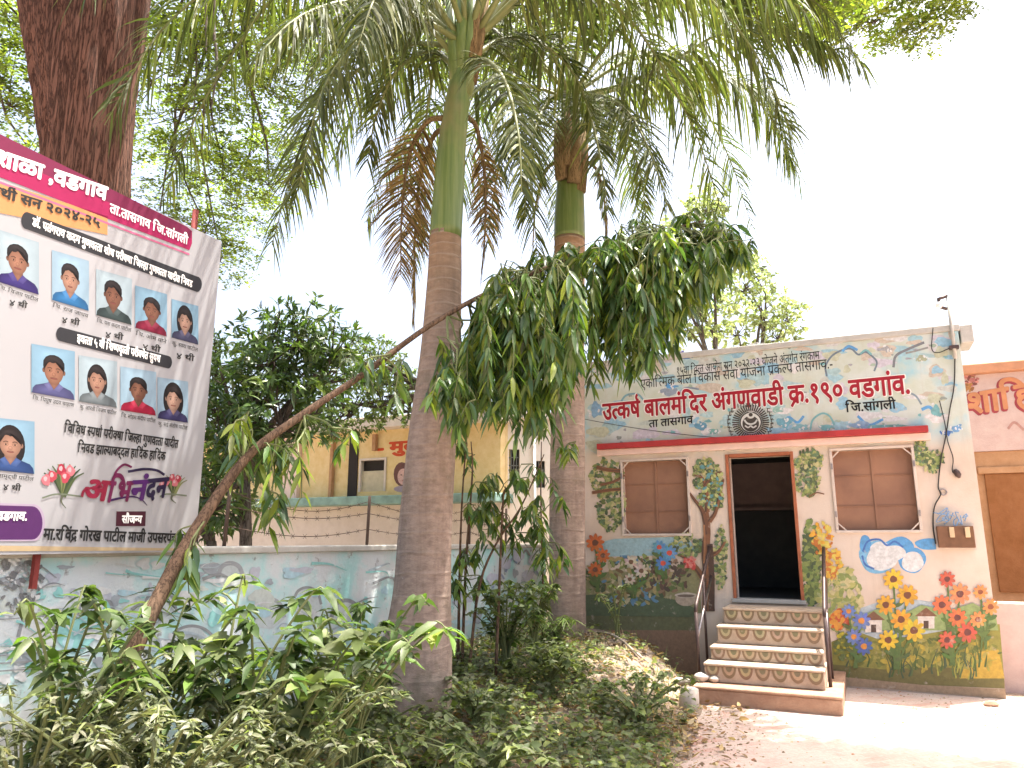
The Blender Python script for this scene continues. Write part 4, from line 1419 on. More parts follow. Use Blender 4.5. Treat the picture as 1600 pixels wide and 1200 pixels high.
    for x, y, hw, hh, sl, sh, sn, hl in data:
        p = Paint(PB, .0024, .00004)
        Y = lambda dx, dy: (x + dx, y + dy + dx * sl)
        bgc = random.choice([srgb(170, 200, 220, .85), srgb(185, 205, 215, .85), srgb(150, 190, 215, .85)])
        p.fan([Y(-hw, -hh * .95), Y(-hw, hh), Y(hw, hh), Y(hw, -hh * .95)], Y(-hw * .2, -hh * .6), bgc, .88, 1.2)
        k1, k2, k3, k4 = (random.uniform(-1, 1) for _ in range(4))
        fx, fy = hw * (.47 + .04 * k1), hh * (.50 + .03 * k2)
        ox = hw * .06 * k3

        def R(dx, dy, rx, ry, n=22, pinch=0.0):
            return [Y(ox + dx + rx * math.cos(t) * (1 - pinch * max(0, math.sin(t)) ** 1.5), dy + ry * math.sin(t)) for t in np.linspace(0, 2 * PI, n, endpoint=False)]

        def E(dx, dy, rx, ry, col, n=18, lo=.8, hi=1.1, pinch=0.0, hx=0, hy=0):
            p.fan(R(dx, dy, rx, ry, n, pinch), Y(ox + dx + hx, dy + hy), col, lo, hi)
        dk = tuple(c * .62 for c in sn)
        if hl: E(0, fy * .05, fx * (1.3 + .1 * k4), fy * (1.2 + .42 * hl), hair, 24, .8, 1.7, -.1, -fx * .4, -fy * .6)
        p.fan([Y(-hw * .98, hh), Y(-hw * .94, hh * .80), Y(-hw * .80, hh * .66), Y(-hw * .45, hh * .56), Y(-hw * .16, hh * .46), Y(hw * .16, hh * .46), Y(hw * .45, hh * .56), Y(hw * .80, hh * .66), Y(hw * .94, hh * .80), Y(hw * .98, hh)], Y(-hw * .3, hh * .78), sh, .6, 1.15)
        p.fan([Y(ox - fx * .46, fy * .4), Y(ox - fx * .55, hh * .55), Y(ox, hh * .76), Y(ox + fx * .55, hh * .55), Y(ox + fx * .46, fy * .4)], Y(ox, hh * .62), dk, .75, 1.25)
        for q in (-1, 1): p.fan([Y(ox + q * fx * .5, hh * .46), Y(ox + q * fx * .95, hh * .58), Y(ox + q * fx * .5, hh * .80), Y(ox, hh * .74)], Y(ox + q * fx * .55, hh * .6), tuple(min(.8, c * 1.25 + .03) for c in sh), .8, 1.1)
        for q in (-1, 1): E(q * fx * .98, fy * .02, fx * .15, fy * .2, dk, 10)
        E(0, -fy * .28, fx * 1.02, fy * (.95 + .04 * k4), hair, 24, .8, 1.8, 0, -fx * .35, -fy * .45)
        E(0, fy * .09, fx * .92, fy * .95, sn, 28, .62, 1.16, .16, -fx * .18, fy * .05)
        line_y = -fy * (.66 + .07 * k1)
        fr = [(-.97, -.02), (-.90, -.30), (-.80, -.46)]
        fr += [(q, line_y / fy + .06 * math.sin(9 * q + 5 * k2) + .16 * q * q - .10 * k4 * q) for q in (-.6, -.4, -.2, 0, .2, .4, .6)]
        fr += [(.80, -.46), (.90, -.30), (.97, -.02), (1.04, -.35), (1.02, -.72), (.80, -1.02), (.45, -1.20), (.05, -1.27 - .05 * k1), (-.40, -1.22), (-.78, -1.04), (-1.02, -.72), (-1.04, -.35)]
        p.fan([Y(ox + q * fx, w * fy) for q, w in fr], Y(ox - fx * .25, -fy * 1.02), hair, .8, 1.9)
        for q in (-1, 1):
            E(q * fx * .40, -fy * .02, fx * .26, fy * .17, dk, 12, 1.35, .95)
            p.line([Y(ox + q * fx * .18, -fy * .19), Y(ox + q * fx * .4, -fy * .25), Y(ox + q * fx * .64, -fy * .17)], fx * .09, tuple(c * .45 for c in dk))
            E(q * fx * .4, 0, fx * .15, fy * .055, tuple(min(.6, c * 1.3) for c in sn), 10, 1, 1); E(q * fx * .4, 0, fx * .08, fy * .06, ink, 8, 1, 1)
        E(0, fy * .26, fx * .20, fy * .16, sn, 12, .66, 1.25, 0, -fx * .04, -fy * .05)
        E(0, fy * .56, fx * (.34 + .06 * k4), fy * .07, srgb(150, 85, 80, .85), 12, .7, 1.1)
        E(0, fy * .50, fx * .28, fy * .045, dk, 10, 1, 1)
        pics.append(p.build("portrait", M['print'], T))
    for i, (x, y, hw, hh, sl, *_r) in enumerate(data[:10]):
        t = ("चि. विजय पाटील", "चि. राज जाधव", "चि. यश कदम पाटील", "चि. ओम माने", "कु. स्वरा पाटील", "चि. पियुष उदय चव्हाण", "कु. आरती विजय पाटील", "चि. सोहम संदीप पाटील", "कु. सई संतोष पाटील", "कु. समृद्धी पाटील")[i]
        cap = MB()
        text_on(cap, t, PB, (x - hw * .95, y + hh + 11 - hw * sl), (x + hw * .95, y + hh + 11 + hw * sl), 5.5, .0035, .0)
        if i < 5 or i == 9: text_on(cap, "४ थी", PB, (x - 14, y + hh + 29 - 8 * sl), (x + 14, y + hh + 29 + 8 * sl), 8, .0035, .02)
        cap.build("caption", M['black'], pics[i])
    # pole at the right-hand edge
    a = u(340, 380)[0]; z1 = u(345, 316)[1]
    tag(MB().tube([PB.p(a, 1.2, -.30), PB.p(a + .02, z1, -.30)], .025, 8).build("banner_pole", M['rust'], None, True), "rusty red pole standing at the right edge of the banner", "pole")


build_banner()


# ------------------------------------------------------------------ palms
def frond(parent, ctrl, L, npair, cols, wid=.03, droop=.75, dead=False, name="frond"):
    R = catmull(ctrl, 60)
    seg = np.linalg.norm(np.diff(R, axis=0), axis=1); s = np.r_[0, np.cumsum(seg)]; s /= s[-1]
    mb = MB()
    keep = R[::4].tolist() + [R[-1].tolist()]
    n = len(keep)
    mb.tube(keep, [.035 * (1 - .88 * i / (n - 1)) for i in range(n)], 6)
    ro = mb.build(name, M['rachis'] if not dead else M['sheath'], parent, True)
    lv = Leaves()
    P, D, W, LL, DR = [], [], [], [], []
    for side in (-1, 1):
        t = np.sort(rng.uniform(.16, 1.0, npair))
        p = np.stack([np.interp(t, s, R[:, k]) for k in range(3)], 1)
        q = np.stack([np.interp(np.clip(t + .02, 0, 1), s, R[:, k]) for k in range(3)], 1)
        r = np.stack([np.interp(np.clip(t - .02, 0, 1), s, R[:, k]) for k in range(3)], 1)
        tan = nrm(q - r)
        up = np.array([0, 0, 1.0])
        sd = nrm(np.cross(tan, up) + 1e-6) * side
        bn = nrm(np.cross(sd * side, tan))
        lift = rng.normal(.1, .35, (npair, 1))
        fw = (.35 + .75 * t[:, None] ** 2)
        d = nrm(sd + tan * fw + bn * lift * (0 if dead else 1) + rng.normal(0, .06, (npair, 3)))
        prof = np.clip(np.sin(np.clip((t - .08) / .95, 0, 1) ** .75 * PI) ** .6, .45, 1)
        P.append(p); D.append(d); W.append(nrm(tan + rng.normal(0, .25, (npair, 3))))
        LL.append(L * prof * rng.uniform(.8, 1.12, npair)); DR.append(droop * rng.uniform(.6, 1.25, npair))
    P, D, W, LL, DR = map(np.concatenate, (P, D, W, LL, DR))
    lv.strips(P, D, W, LL, wid * rng.uniform(.7, 1.2, len(P)), DR, lv.palette(len(P), cols), 4)
    lv.build("leaflets", M['leaf_palm'] if not dead else M['leaf_dry'], ro)
    return ro


GRN = [(.075, .10, .03), (.06, .082, .028), (.10, .125, .04), (.085, .10, .042), (.14, .155, .045)]
DRY = [(.22, .14, .06), (.30, .20, .09), (.16, .10, .05), (.12, .10, .045), (.26, .19, .11)]


def extra_fronds(T, c, n, L, reach):
    for k in range(n):
        a = 2 * PI * (k + rng.uniform(-.3, .3)) / n
        r = reach * rng.uniform(.85, 1.1); up = rng.uniform(.5, 1.5); h = Vector((math.cos(a), math.sin(a), 0))
        z = Vector((0, 0, 1))
        frond(T, [tuple(c), tuple(c + h * r * .28 + z * up), tuple(c + h * r * .6 + z * (up * 1.1)), tuple(c + h * r * .88 + z * (up * .35 - .3)), tuple(c + h * r * 1.02 + z * (up * .1 - 1.3))], L, 105, GRN, .042, rng.uniform(.75, .95))


def palm_trunk(T, px, Y, rpx, zbase):
    """a stem through photo pixels (x, y) at depth Y with half widths in pixels"""
    pts, rad = [], []
    for (x, y), r in zip(px, rpx):
        p = at(x, y, Y); d = (p - CAM).length
        t = Y / ray(x, y).y
        pts.append(p); rad.append(r / FPX * t)
    pts[0].z = zbase
    Q = catmull([(*p, r) for p, r in zip(pts, rad)], 40)
    mb = MB(); mb.tube(Q[:, :3].tolist(), Q[:, 3].tolist(), 28, ring=lambda i, a: 1 + .012 * math.sin(3 * a + i * .2) + .008 * math.sin(7 * a - i * .5))
    return mb.build("trunk", M['palm_trunk'], T, True)


def build_palms():
    Y = 7.0
    zb = float(gz(-.85, 7.0))
    T = thing("royal_palm", "nearest stout royal palm with bulging ringed trunk and smooth green crownshaft", "palm tree", (-.85, Y, zb - .05), "royal palms")
    palm_trunk(T, [(648, 1125), (650, 1050), (653, 1000), (660, 920), (666, 810), (676, 680), (688, 560), (694, 440), (696, 366)], Y, [60, 56, 52.5, 45, 41, 37.5, 32, 27, 25], zb - .1)
    px = [(696, 372), (701, 300), (706, 230), (714, 165), (723, 110), (731, 40), (740, -40)]
    pts = [at(x, y, Y) for x, y in px]
    t = Y / ray(710, 200).y
    rad = [r / FPX * t for r in (24.5, 23.5, 22, 19.5, 17, 14, 9)]
    Q = catmull([(*p, r) for p, r in zip(pts, rad)], 30)
    MB().tube(Q[:, :3].tolist(), Q[:, 3].tolist(), 24).build("crownshaft", M['shaft'], T, True)
    # split sheaths at the head of the shaft
    mb = MB()
    for x0, y0, x1, y1, dy in ((738, 130, 762, -20, -.02), (736, 100, 748, -40, -.10)):
        P = [at(x0, y0, Y + dy), at((x0 + x1) / 2, (y0 + y1) / 2, Y + dy * 1.4), at(x1, y1, Y + dy * 1.2)]
        mb.tube(P, [.05, .055, .035], 10)
    mb.build("dry_sheath", M['sheath'], T, True)
    for x0, y0, x1, y1, dy in ((716, 150, 700, -20, -.08), (728, 150, 742, -30, -.12), (722, 140, 722, -60, -.14)):
        mb = MB(); mb.tube([at(x0, y0, Y), at((x0 + x1) / 2, (y0 + y1) / 2, Y + dy), at(x1, y1, Y + dy * 1.6)], [.085, .062, .035], 12); mb.build("petiole", M['shaft'], T, True)
    c = (725, 92)

    def C(pts):
        return [tuple(at(x, y, Y + dy)) for x, y, dy in pts]
    live = [([(720, 100, 0), (650, 28, -.2), (575, 50, -.5), (505, 140, -.8), (468, 290, -1.0)], .78, .85),
            ([(722, 80, 0), (640, -50, .2), (530, -110, .4), (420, -90, .6), (330, 0, .7)], .85, .9),
            ([(728, 70, 0), (640, 20, -.6), (560, 0, -1.3), (470, 25, -1.9), (400, 90, -2.2)], .72, .9),
            ([(718, 110, 0), (672, 80, .5), (620, 110, .8), (588, 180, 1.0), (574, 255, 1.1)], .6, .75),
            ([(738, 80, 0), (800, -10, .2), (900, -60, .4), (1020, -70, .6), (1150, -20, .7), (1250, 60, .8)], .8, .9),
            ([(736, 90, 0), (790, 60, .6), (850, 70, 1.0), (900, 120, 1.3), (925, 190, 1.4)], .7, .8),
            ([(740, 60, 0), (830, -70, -.5), (980, -120, -1.0), (1130, -80, -1.3), (1260, 20, -1.5)], .85, .95),
            ([(734, 100, 0), (760, 95, -.7), (790, 130, -1.2), (810, 210, -1.5), (815, 300, -1.6)], .5, .7),
            ([(730, 60, 0), (700, -60, .3), (620, -130, .9), (540, -90, 1.6), (480, 20, 2.0)], .75, .85),
            ([(736, 50, 0), (770, -90, .5), (850, -150, 1.2), (960, -120, 1.9), (1040, -20, 2.2)], .8, .9),
            ([(728, 60, 0), (690, -40, -.7), (640, -60, -1.4), (590, -10, -1.9), (560, 70, -2.2)], .65, .85)]
    for ctrl, L, dr in live: frond(T, C(ctrl), L, 115, GRN, .042, dr)
    extra_fronds(T, Vector(at(728, 75, Y)), 11, .8, 3.6)
    dead = [([(702, 185, -.05), (668, 190, .0), (640, 240, .2), (628, 330, .3), (626, 430, .35)], .52, .5), ([(700, 200, .2), (676, 215, .4), (655, 290, .6), (648, 380, .6), (646, 500, .6)], .40, .45), ([(726, 180, .1), (745, 200, .2), (757, 270, .3), (758, 360, .35), (752, 430, .35)], .3, .5)]
    for ctrl, L, dr in dead: frond(T, C(ctrl), L, 120, DRY, .024, dr, True, "dead_frond")

    # the second palm, against the facade
    Y2 = 10.2
    zb = float(gz(.78, Y2))
    T = thing("royal_palm", "farther royal palm with straight slimmer trunk standing before the left end of the nursery", "palm tree", (.78, Y2, zb - .05), "royal palms")
    palm_trunk(T, [(886, 1005), (886, 930), (886, 820), (887, 700), (888, 560), (889, 450), (890, 372)], Y2, [31, 29, 28, 27, 25.5, 24.5, 24], zb - .1)
    px = [(890, 374), (890, 340), (891, 290), (892, 230), (893, 170), (893, 120)]
    pts = [at(x, y, Y2) for x, y in px]; t = Y2 / ray(890, 250).y
    rad = [r / FPX * t for r in (24, 23.5, 21, 17, 12, 7)]
    Q = catmull([(*p, r) for p, r in zip(pts, rad)], 24)
    MB().tube(Q[:, :3].tolist(), Q[:, 3].tolist(), 22).build("crownshaft", M['shaft'], T, True)
    mb = MB()
    for x0, y0, x1, y1, dy in ((878, 280, 872, 190, -.22), (896, 285, 900, 170, -.25), (886, 260, 884, 160, -.27), (905, 300, 914, 200, -.1)):
        P = [at(x0, y0, Y2 + dy), at((x0 + x1) / 2, (y0 + y1) / 2, Y2 + dy * 1.3), at(x1, y1, Y2 + dy * 1.1)]
        mb.tube(P, [.10, .10, .05], 10)
    mb.build("dry_sheath", M['sheath'], T, True)

    def C2(pts):
        return [tuple(at(x, y, Y2 + dy)) for x, y, dy in pts]
    live = [([(896, 160, 0), (985, 135, .1), (1110, 125, .2), (1205, 155, .3), (1240, 270, .3)], 1.0, .95),
            ([(898, 150, 0), (980, 130, -.5), (1060, 90, -1.0), (1130, 52, -1.4), (1230, 48, -1.8), (1310, 80, -2.0)], .95, .95),
            ([(898, 165, 0), (940, 150, -.7), (985, 180, -1.1), (1020, 250, -1.4), (1042, 320, -1.5)], .72, .7),
            ([(890, 160, 0), (840, 140, -.2), (800, 190, -.5), (775, 280, -.7), (762, 380, -.8)], .7, .7),
            ([(890, 150, 0), (830, 80, .4), (760, 60, .8), (690, 90, 1.1), (650, 170, 1.2)], .8, .85),
            ([(893, 150, 0), (920, 60, .6), (1000, 0, 1.1), (1090, 10, 1.4), (1160, 70, 1.6)], .85, .9),
            ([(893, 150, 0), (880, 50, .2), (840, -40, .5), (770, -70, .8), (700, -30, 1.0)], .85, .9),
            ([(893, 165, 0), (905, 150, -.9), (925, 190, -1.6), (940, 260, -1.9), (950, 330, -2.0)], .55, .6),
            ([(893, 165, 0), (865, 150, -.8), (840, 190, -1.4), (826, 260, -1.7), (820, 340, -1.8)], .55, .6),
            ([(893, 150, 0), (910, 30, -.5), (960, -50, -1.2), (1050, -70, -1.9), (1140, -20, -2.4)], .9, .95),
            ([(897, 165, 0), (935, 160, .6), (975, 200, 1.0), (1000, 270, 1.2), (1010, 340, 1.3)], .65, .7),
            ([(890, 150, 0), (850, 60, -.7), (790, 20, -1.4), (740, 60, -1.9), (710, 140, -2.2)], .7, .8)]
    for ctrl, L, dr in live: frond(T, C2(ctrl), L, 115, GRN, .046, dr)
    extra_fronds(T, Vector(at(893, 150, Y2)), 12, .85, 3.7)
    dead = [([(905, 250, -.05), (930, 262, -.1), (944, 310, -.1), (948, 380, -.1)], .38, .5), ([(874, 250, 0), (850, 270, .1), (836, 330, .1), (832, 400, .1)], .35, .5)]
    for ctrl, L, dr in dead: frond(T, C2(ctrl), L, 90, DRY, .024, dr, True, "dead_frond")


build_palms()


# ------------------------------------------------------------------ broad-leaved trees
def limb(mb, p0, p1, r0, r1, bend=.15, n=8, sides=7):
    p0, p1 = Vector(p0), Vector(p1)
    L = (p1 - p0).length
    m1 = p0.lerp(p1, .35) + Vector(rdir(1)[0]) * L * bend; m2 = p0.lerp(p1, .7) + Vector(rdir(1)[0]) * L * bend
    pts = catmull([p0, m1, m2, p1], n)
    mb.tube(pts.tolist(), [r0 + (r1 - r0) * i / (n - 1) for i in range(n)], sides, cap=False)
    return pts


def spray_crown(lv, tw, c, rad, nspray, leaflets, lsize, cols, flat=.45, root=None):
    """feathery sprays: clusters of small leaflets on radiating twigs within a flattened clump"""
    c = np.array(c, float)
    k = rng.uniform(0, 1, nspray) ** .6
    off = rdir(nspray) * k[:, None] * rad
    off[:, 2] *= flat
    P = c + off
    out = nrm(off * np.array([1, 1, .3]) + rng.normal(0, rad * .25, (nspray, 3)) * np.array([1, 1, .3]))
    side = nrm(np.cross(out, [0, 0, 1.0]) + 1e-6)
    sl = rng.uniform(.22, .42, nspray)
    m = leaflets
    t = np.tile(np.linspace(.1, 1, m // 2).repeat(2), nspray)
    sg = np.tile(np.tile([-1, 1], m // 2), nspray)
    idx = np.repeat(np.arange(nspray), m)
    w = .10 * np.sin(t * PI * .9) + .02
    jit = rng.normal(0, .02, (nspray * m, 3))
    pp = P[idx] + out[idx] * (t * sl[idx])[:, None] + side[idx] * (sg * w * rng.uniform(.2, 1, len(t)))[:, None] + jit
    pp[:, 2] -= .10 * t ** 2
    dd = side[idx] * sg[:, None] + out[idx] * .6 + rng.normal(0, .25, (len(t), 3))
    nn = nrm(np.array([0, 0, 1.0]) + rng.normal(0, .45, (len(t), 3)))
    col = lv.palette(nspray, cols)[idx] * rng.uniform(.8, 1.2, (len(t), 1))
    ll = lsize * rng.uniform(.7, 1.3, len(t))
    lv.diamonds(pp, dd, nn, ll, ll * .5, col)
    if tw is not None:
        hub = c + np.array([0, 0, -.15 * rad])
        for j in range(9):
            q = P[rng.integers(0, nspray)]
            limb(tw, hub, q, .012, .004, .08, 5, 4)


RAIN = [(.14, .19, .03), (.19, .24, .035), (.10, .14, .03), (.12, .15, .05), (.23, .28, .05), (.08, .10, .04)]


def build_rain_tree():
    Y = 8.6
    T = thing("rain_tree", "huge old tree with thick red brown trunk and feathery canopy behind the banner", "tree", (at(130, 500, Y).x, Y, 0))
    px = [((140, 900), 66), ((136, 600), 58), ((135, 300), 60), ((134, 200), 66), ((133, 100), 78), ((132, 0), 90), ((130, -90), 104)]
    mb = MB()
    pts, rad = [], []
    for (x, y), r in px:
        p = at(x, y, Y); pts.append(p); rad.append(r / FPX * Y / ray(x, y).y)
    pts[0].z = -.1
    Q = catmull([(*p, r) for p, r in zip(pts, rad)], 60)
    ph = rng.uniform(0, 6, 9)
    ring = lambda i, a: 1 + .035 * math.sin(4 * a + ph[0] + i * .03) + .03 * math.sin(9 * a + ph[1] + .12 * i) + .022 * math.sin(17 * a + ph[2] + .9 * math.sin(i * .3)) + .018 * math.sin(29 * a + 1.4 * math.sin(i * .55 + ph[3]))
    mb.tube(Q[:, :3].tolist(), Q[:, 3].tolist(), 110, ring=ring)
    mb.build("trunk", M['bark_red'], T, True)
    top = Vector(Q[-1, :3])
    lb = MB(); lv = Leaves(); tw = MB()
    forks = []
    for (x, y, d, r) in ((-160, -350, 8.0, .30), (60, -420, 9.5, .28), (330, -260, 10.5, .28), (260, -360, 6.5, .24), (470, -300, 8.5, .22)):
        p = at(x, y, d); forks.append(p); limb(lb, top - Vector((0, 0, .6)), p, r * 1.5, r * .5, .10, 10, 14)
    cl = [(300, 150, 13, 1.5), (380, 60, 12, 1.5), (290, 50, 12.5, 1.3), (430, 130, 13.5, 1.3), (270, 230, 14, 1.5), (350, 260, 14.5, 1.5), (410, 210, 15, 1.3), (250, 330, 14.5, 1.3), (320, 350, 15, 1.1), (60, 60, 12, 1.3), (20, 150, 12, 1.3), (45, 230, 13, 1.2),
          (-60, 80, 11, 1.4), (15, 20, 11.5, 1.1), (240, 110, 12.5, 1.1), (460, 40, 13, 1.3), (370, 310, 16, 1.0), (345, 400, 15, .9), (420, 280, 14.5, .8), (230, 20, 11.5, .9), (520, -10, 13, 1.4), (600, -40, 13, 1.4), (330, -60, 11, 1.6), (200, -120, 10, 1.7), (60, -120, 10, 1.7), (450, -120, 12, 1.7), (-80, -60, 9.5, 1.6),
          (700, -40, 14, 1.5), (800, 10, 15, 1.5), (760, 100, 17, 1.4), (890, -30, 15, 1.4), (640, 30, 15, 1.3), (470, 80, 14, 1.2)]
    for x, y, d, r in cl:
        c = at(x, y, d)
        f = min(forks, key=lambda q: (q - c).length)
        b = limb(lb, f, c, .05, .014, .10, 9, 6)
        spray_crown(lv, tw, c, r * rng.uniform(1.0, 1.35), int(78 * r), 26, .08, RAIN, .55)
    # hanging dead twig bundle at the top
    for x, y, d in ((322, 60, 8), (330, 150, 9), (300, 180, 12)):
        limb(lb, at(x + 5, y - 180, d), at(x, y + 20, d), .03, .012, .05, 8, 6)
    # one long bough reaches over the path and throws dappled shade on it
    bough = catmull([top, (-3.0, 7.4, 9.8), (1.0, 7.3, 9.6), (4.2, 7.0, 9.0)], 24)
    lb.tube(bough.tolist(), np.linspace(.22, .05, 24).tolist(), 8)
    for x, y in ((1.3, 6.9), (1.9, 6.25), (2.7, 6.15), (3.4, 5.8), (1.3, 5.8), (2.1, 5.6), (1.75, 7.5), (2.9, 5.4)):
        c = (x + 2.2, y + .88, 8.8 + rng.uniform(-.2, .3)); limb(lb, bough[rng.integers(14, 23)], c, .03, .01, .1, 6, 5)
        spray_crown(lv, tw, c, .62, 210 if y < 6.5 else 120, 26, .085, RAIN, .4)
    lb.build("branches", M['bark_grey'], T, True); tw.build("twigs", M['twig'], T)
    lv.build("crown", M['leaf_fine'], T)
    # neighbour whose boughs enter at the top right; its stem stands outside the frame
    T = thing("overhanging_tree", "feathery light green boughs hanging in at the top right edge", "tree", (16.5, 15, 0))
    mb = MB(); fork = Vector((15.0, 15.2, 17.0))
    pts = catmull([(16.5, 15, -.1), (16.3, 15, 5), fork], 14); mb.tube(pts.tolist(), np.linspace(.5, .3, 14).tolist(), 16); mb.build("trunk", M['bark_grey'], T, True)
    lb = MB(); lv = Leaves(); tw = MB()
    cl = [(1200, 0, 16, 1.1), (1290, 35, 15.5, .95), (1370, 25, 15, .95), (1440, 30, 15, .9), (1480, -15, 15, 1.0), (1240, -60, 15, 1.4), (1340, -70, 14.5, 1.4), (1440, -100, 15, 1.4), (1550, -90, 15, 1.3), (1150, -20, 16, 1.2), (1560, -200, 15, 1.8), (1700, -150, 15, 1.8)]
    for x, y, d, r in cl:
        c = at(x, y, d); limb(lb, fork, c, .08, .014, .08, 9, 6)
        spray_crown(lv, tw, c, r, int(95 * r), 26, .10, RAIN[:5] + [(.25, .30, .06)], .45)
    lb.build("branches", M['bark_grey'], T, True); tw.build("twigs", M['twig'], T); lv.build("crown", M['leaf_fine'], T)


build_rain_tree()


def bush_crown(lv, tw, c, rad, n, L, W, cols, droop=.3, per=9, squash=.8):
    """rosettes of longer leaves at twig ends within a clump"""
    c = np.array(c, float)
    k = rng.uniform(.25, 1, n) ** .5
    off = rdir(n) * k[:, None] * rad
    off[:, 2] *= squash
    P = c + off
    axis = nrm(off + np.array([0, 0, rad * .35]) + rng.normal(0, rad * .2, (n, 3)))
    idx = np.repeat(np.arange(n), per)
    d = nrm(axis[idx] * .5 + rdir(len(idx)) * .9)
    col = (lv.palette(n, cols)[idx]) * rng.uniform(.8, 1.2, (len(idx), 1))
    ll = L * rng.uniform(.65, 1.2, len(idx))
    nn = nrm(axis[idx] + rng.normal(0, .4, (len(idx), 3)))
    lv.blades(P[idx] + rng.normal(0, .03, (len(idx), 3)), d, nn, ll, W * rng.uniform(.8, 1.2, len(idx)), col, droop)
    if tw is not None:
        for j in range(0, n, max(1, n // 14)): limb(tw, c - np.array([0, 0, rad * .3]), P[j], .018, .005, .08, 5, 4)


def bush_tree(name, label, Y, trunk, clumps, cols, L, W, dens, mat='leaf', per=9, droop=.3, tr=.12, hub=.55):
    x0, y0 = trunk
    p = at(x0, y0, Y)
    T = thing(name, label, "tree", (p.x, Y, 0))
    tb, lb, tw, lv = MB(), MB(), MB(), Leaves()
    z1 = at(*clumps[0][:2], Y).z
    top = Vector((p.x, Y, max(1.2, z1 * hub)))
    tb.tube(catmull([(p.x, Y, -.1), (p.x + .1, Y, top.z * .5), top], 10).tolist(), np.linspace(tr, tr * .7, 10).tolist(), 10)
    tb.build("trunk", M['bark_grey'], T, True)
    for x, y, dy, r in clumps:
        c = at(x, y, Y + dy)
        limb(lb, top, c, tr * .6, .02, .1, 8, 6)
        bush_crown(lv, tw, c, r, int(dens * .8 * r * r), L, W, cols, droop, per)
    lb.build("branches", M['bark_grey'], T, True); tw.build("twigs", M['twig'], T)
    lv.build("crown", M[mat], T)


MANGO = [(.055, .10, .024), (.08, .13, .03), (.045, .08, .024), (.11, .16, .035), (.06, .11, .045)]
PALE = [(.11, .16, .05), (.15, .20, .06), (.09, .13, .04), (.18, .22, .09)]
bush_tree("mango_tree", "dark green broad-leaved tree with rosettes of long leaves right of the banner", 11.5, (375, 850),
          [(430, 540, 0, .85), (470, 520, .2, .75), (390, 600, .3, .75), (500, 580, .1, .7), (370, 680, 0, .8), (440, 640, -.2, .85), (520, 540, .4, .55), (345, 640, .5, .7), (345, 770, .2, .7), (390, 690, -.3, .5), (490, 640, .6, .5), (340, 560, .6, .5)],
          MANGO, .20, .05, 150, 'leaf_thick')
bush_tree("bushy_tree", "paler bushy tree in sunlight standing right of the dark mango tree", 14.5, (680, 850),
          [(565, 570, 0, .8), (600, 620, .2, .8), (550, 630, 0, .9), (590, 560, .6, .6), (520, 660, .2, .7), (620, 590, .5, .6), (640, 630, .8, .6), (690, 640, .8, .6)], PALE, .10, .045, 190, 'leaf', 8, hub=.9)
bush_tree("distant_tree", "pale hazy tree rising behind the nursery parapet, left of its roof", 24, (1120, 620),
          [(1090, 340, 0, 1.2), (1110, 310, .4, .8), (1075, 420, .2, 1.3), (1100, 480, .0, 1.4), (1060, 500, .5, 1.2), (1050, 380, .3, 1.0)], [(.22, .26, .15), (.28, .31, .20), (.18, .21, .12)], .20, .09, 75, 'leaf_fine', 7)  # leaf colours paled to put distance haze and glare into them
bush_tree("distant_tree", "pale sparse tree rising behind the nursery parapet, nearest the title's middle", 26, (1190, 620),
          [(1160, 440, 0, 1.3), (1190, 480, .4, 1.3), (1230, 495, .2, .9), (1150, 510, 0, 1.2), (1215, 520, .5, 1.0), (1170, 415, .5, .7)], [(.25, .29, .18), (.30, .33, .22), (.21, .24, .14)], .20, .09, 70, 'leaf_fine', 7)  # again paled greens, haze painted into the leaves
bush_tree("hedge_tree", "dark tangled tree glimpsed low between banner and mango tree", 13, (330, 850),
          [(335, 720, 0, .9), (300, 650, .4, 1.0), (330, 800, 0, .7), (280, 780, .2, .9), (320, 560, .8, .8)], MANGO[:3], .14, .045, 170, 'leaf', 8)


# ------------------------------------------------------------------ the leaning mast tree
ASH = [(.07, .125, .025), (.09, .155, .028), (.05, .095, .028), (.15, .205, .03), (.06, .12, .05), (.19, .235, .035), (.075, .14, .035)]


def hang_twig(lv, tw, p0, p1, n, L, W, cols, spread=.55, droop=.35):
    """a drooping twig with alternate wavy leaves hanging from it"""
    p0, p1 = np.array(p0, float), np.array(p1, float)
    mid = p0 * .6 + p1 * .4 + np.r_[(p1 - p0)[:2] * .35, 0] + np.r_[rng.normal(0, .04, 2), .04]
    R = catmull([p0, mid, p1], 12)
    tw.tube(R.tolist(), np.linspace(.007, .003, 12).tolist(), 4, cap=False)
    t = np.sort(rng.uniform(.08, 1, n)); s = np.linspace(0, 1, 12)
    P = np.stack([np.interp(t, s, R[:, k]) for k in range(3)], 1)
    a = rng.uniform(0, 2 * PI, n)
    d = np.c_[np.cos(a) * spread, np.sin(a) * spread, -np.ones(n)]
    d = nrm(d + rng.normal(0, .12, (n, 3)))
    nn = nrm(np.c_[np.cos(a), np.sin(a), .5 * np.ones(n)] + rng.normal(0, .4, (n, 3)))
    lv.blades(P, d, nn, L * rng.uniform(.65, 1.15, n), W * rng.uniform(.8, 1.2, n), lv.palette(n, cols), droop * rng.uniform(.2, 1.2, n), .16)


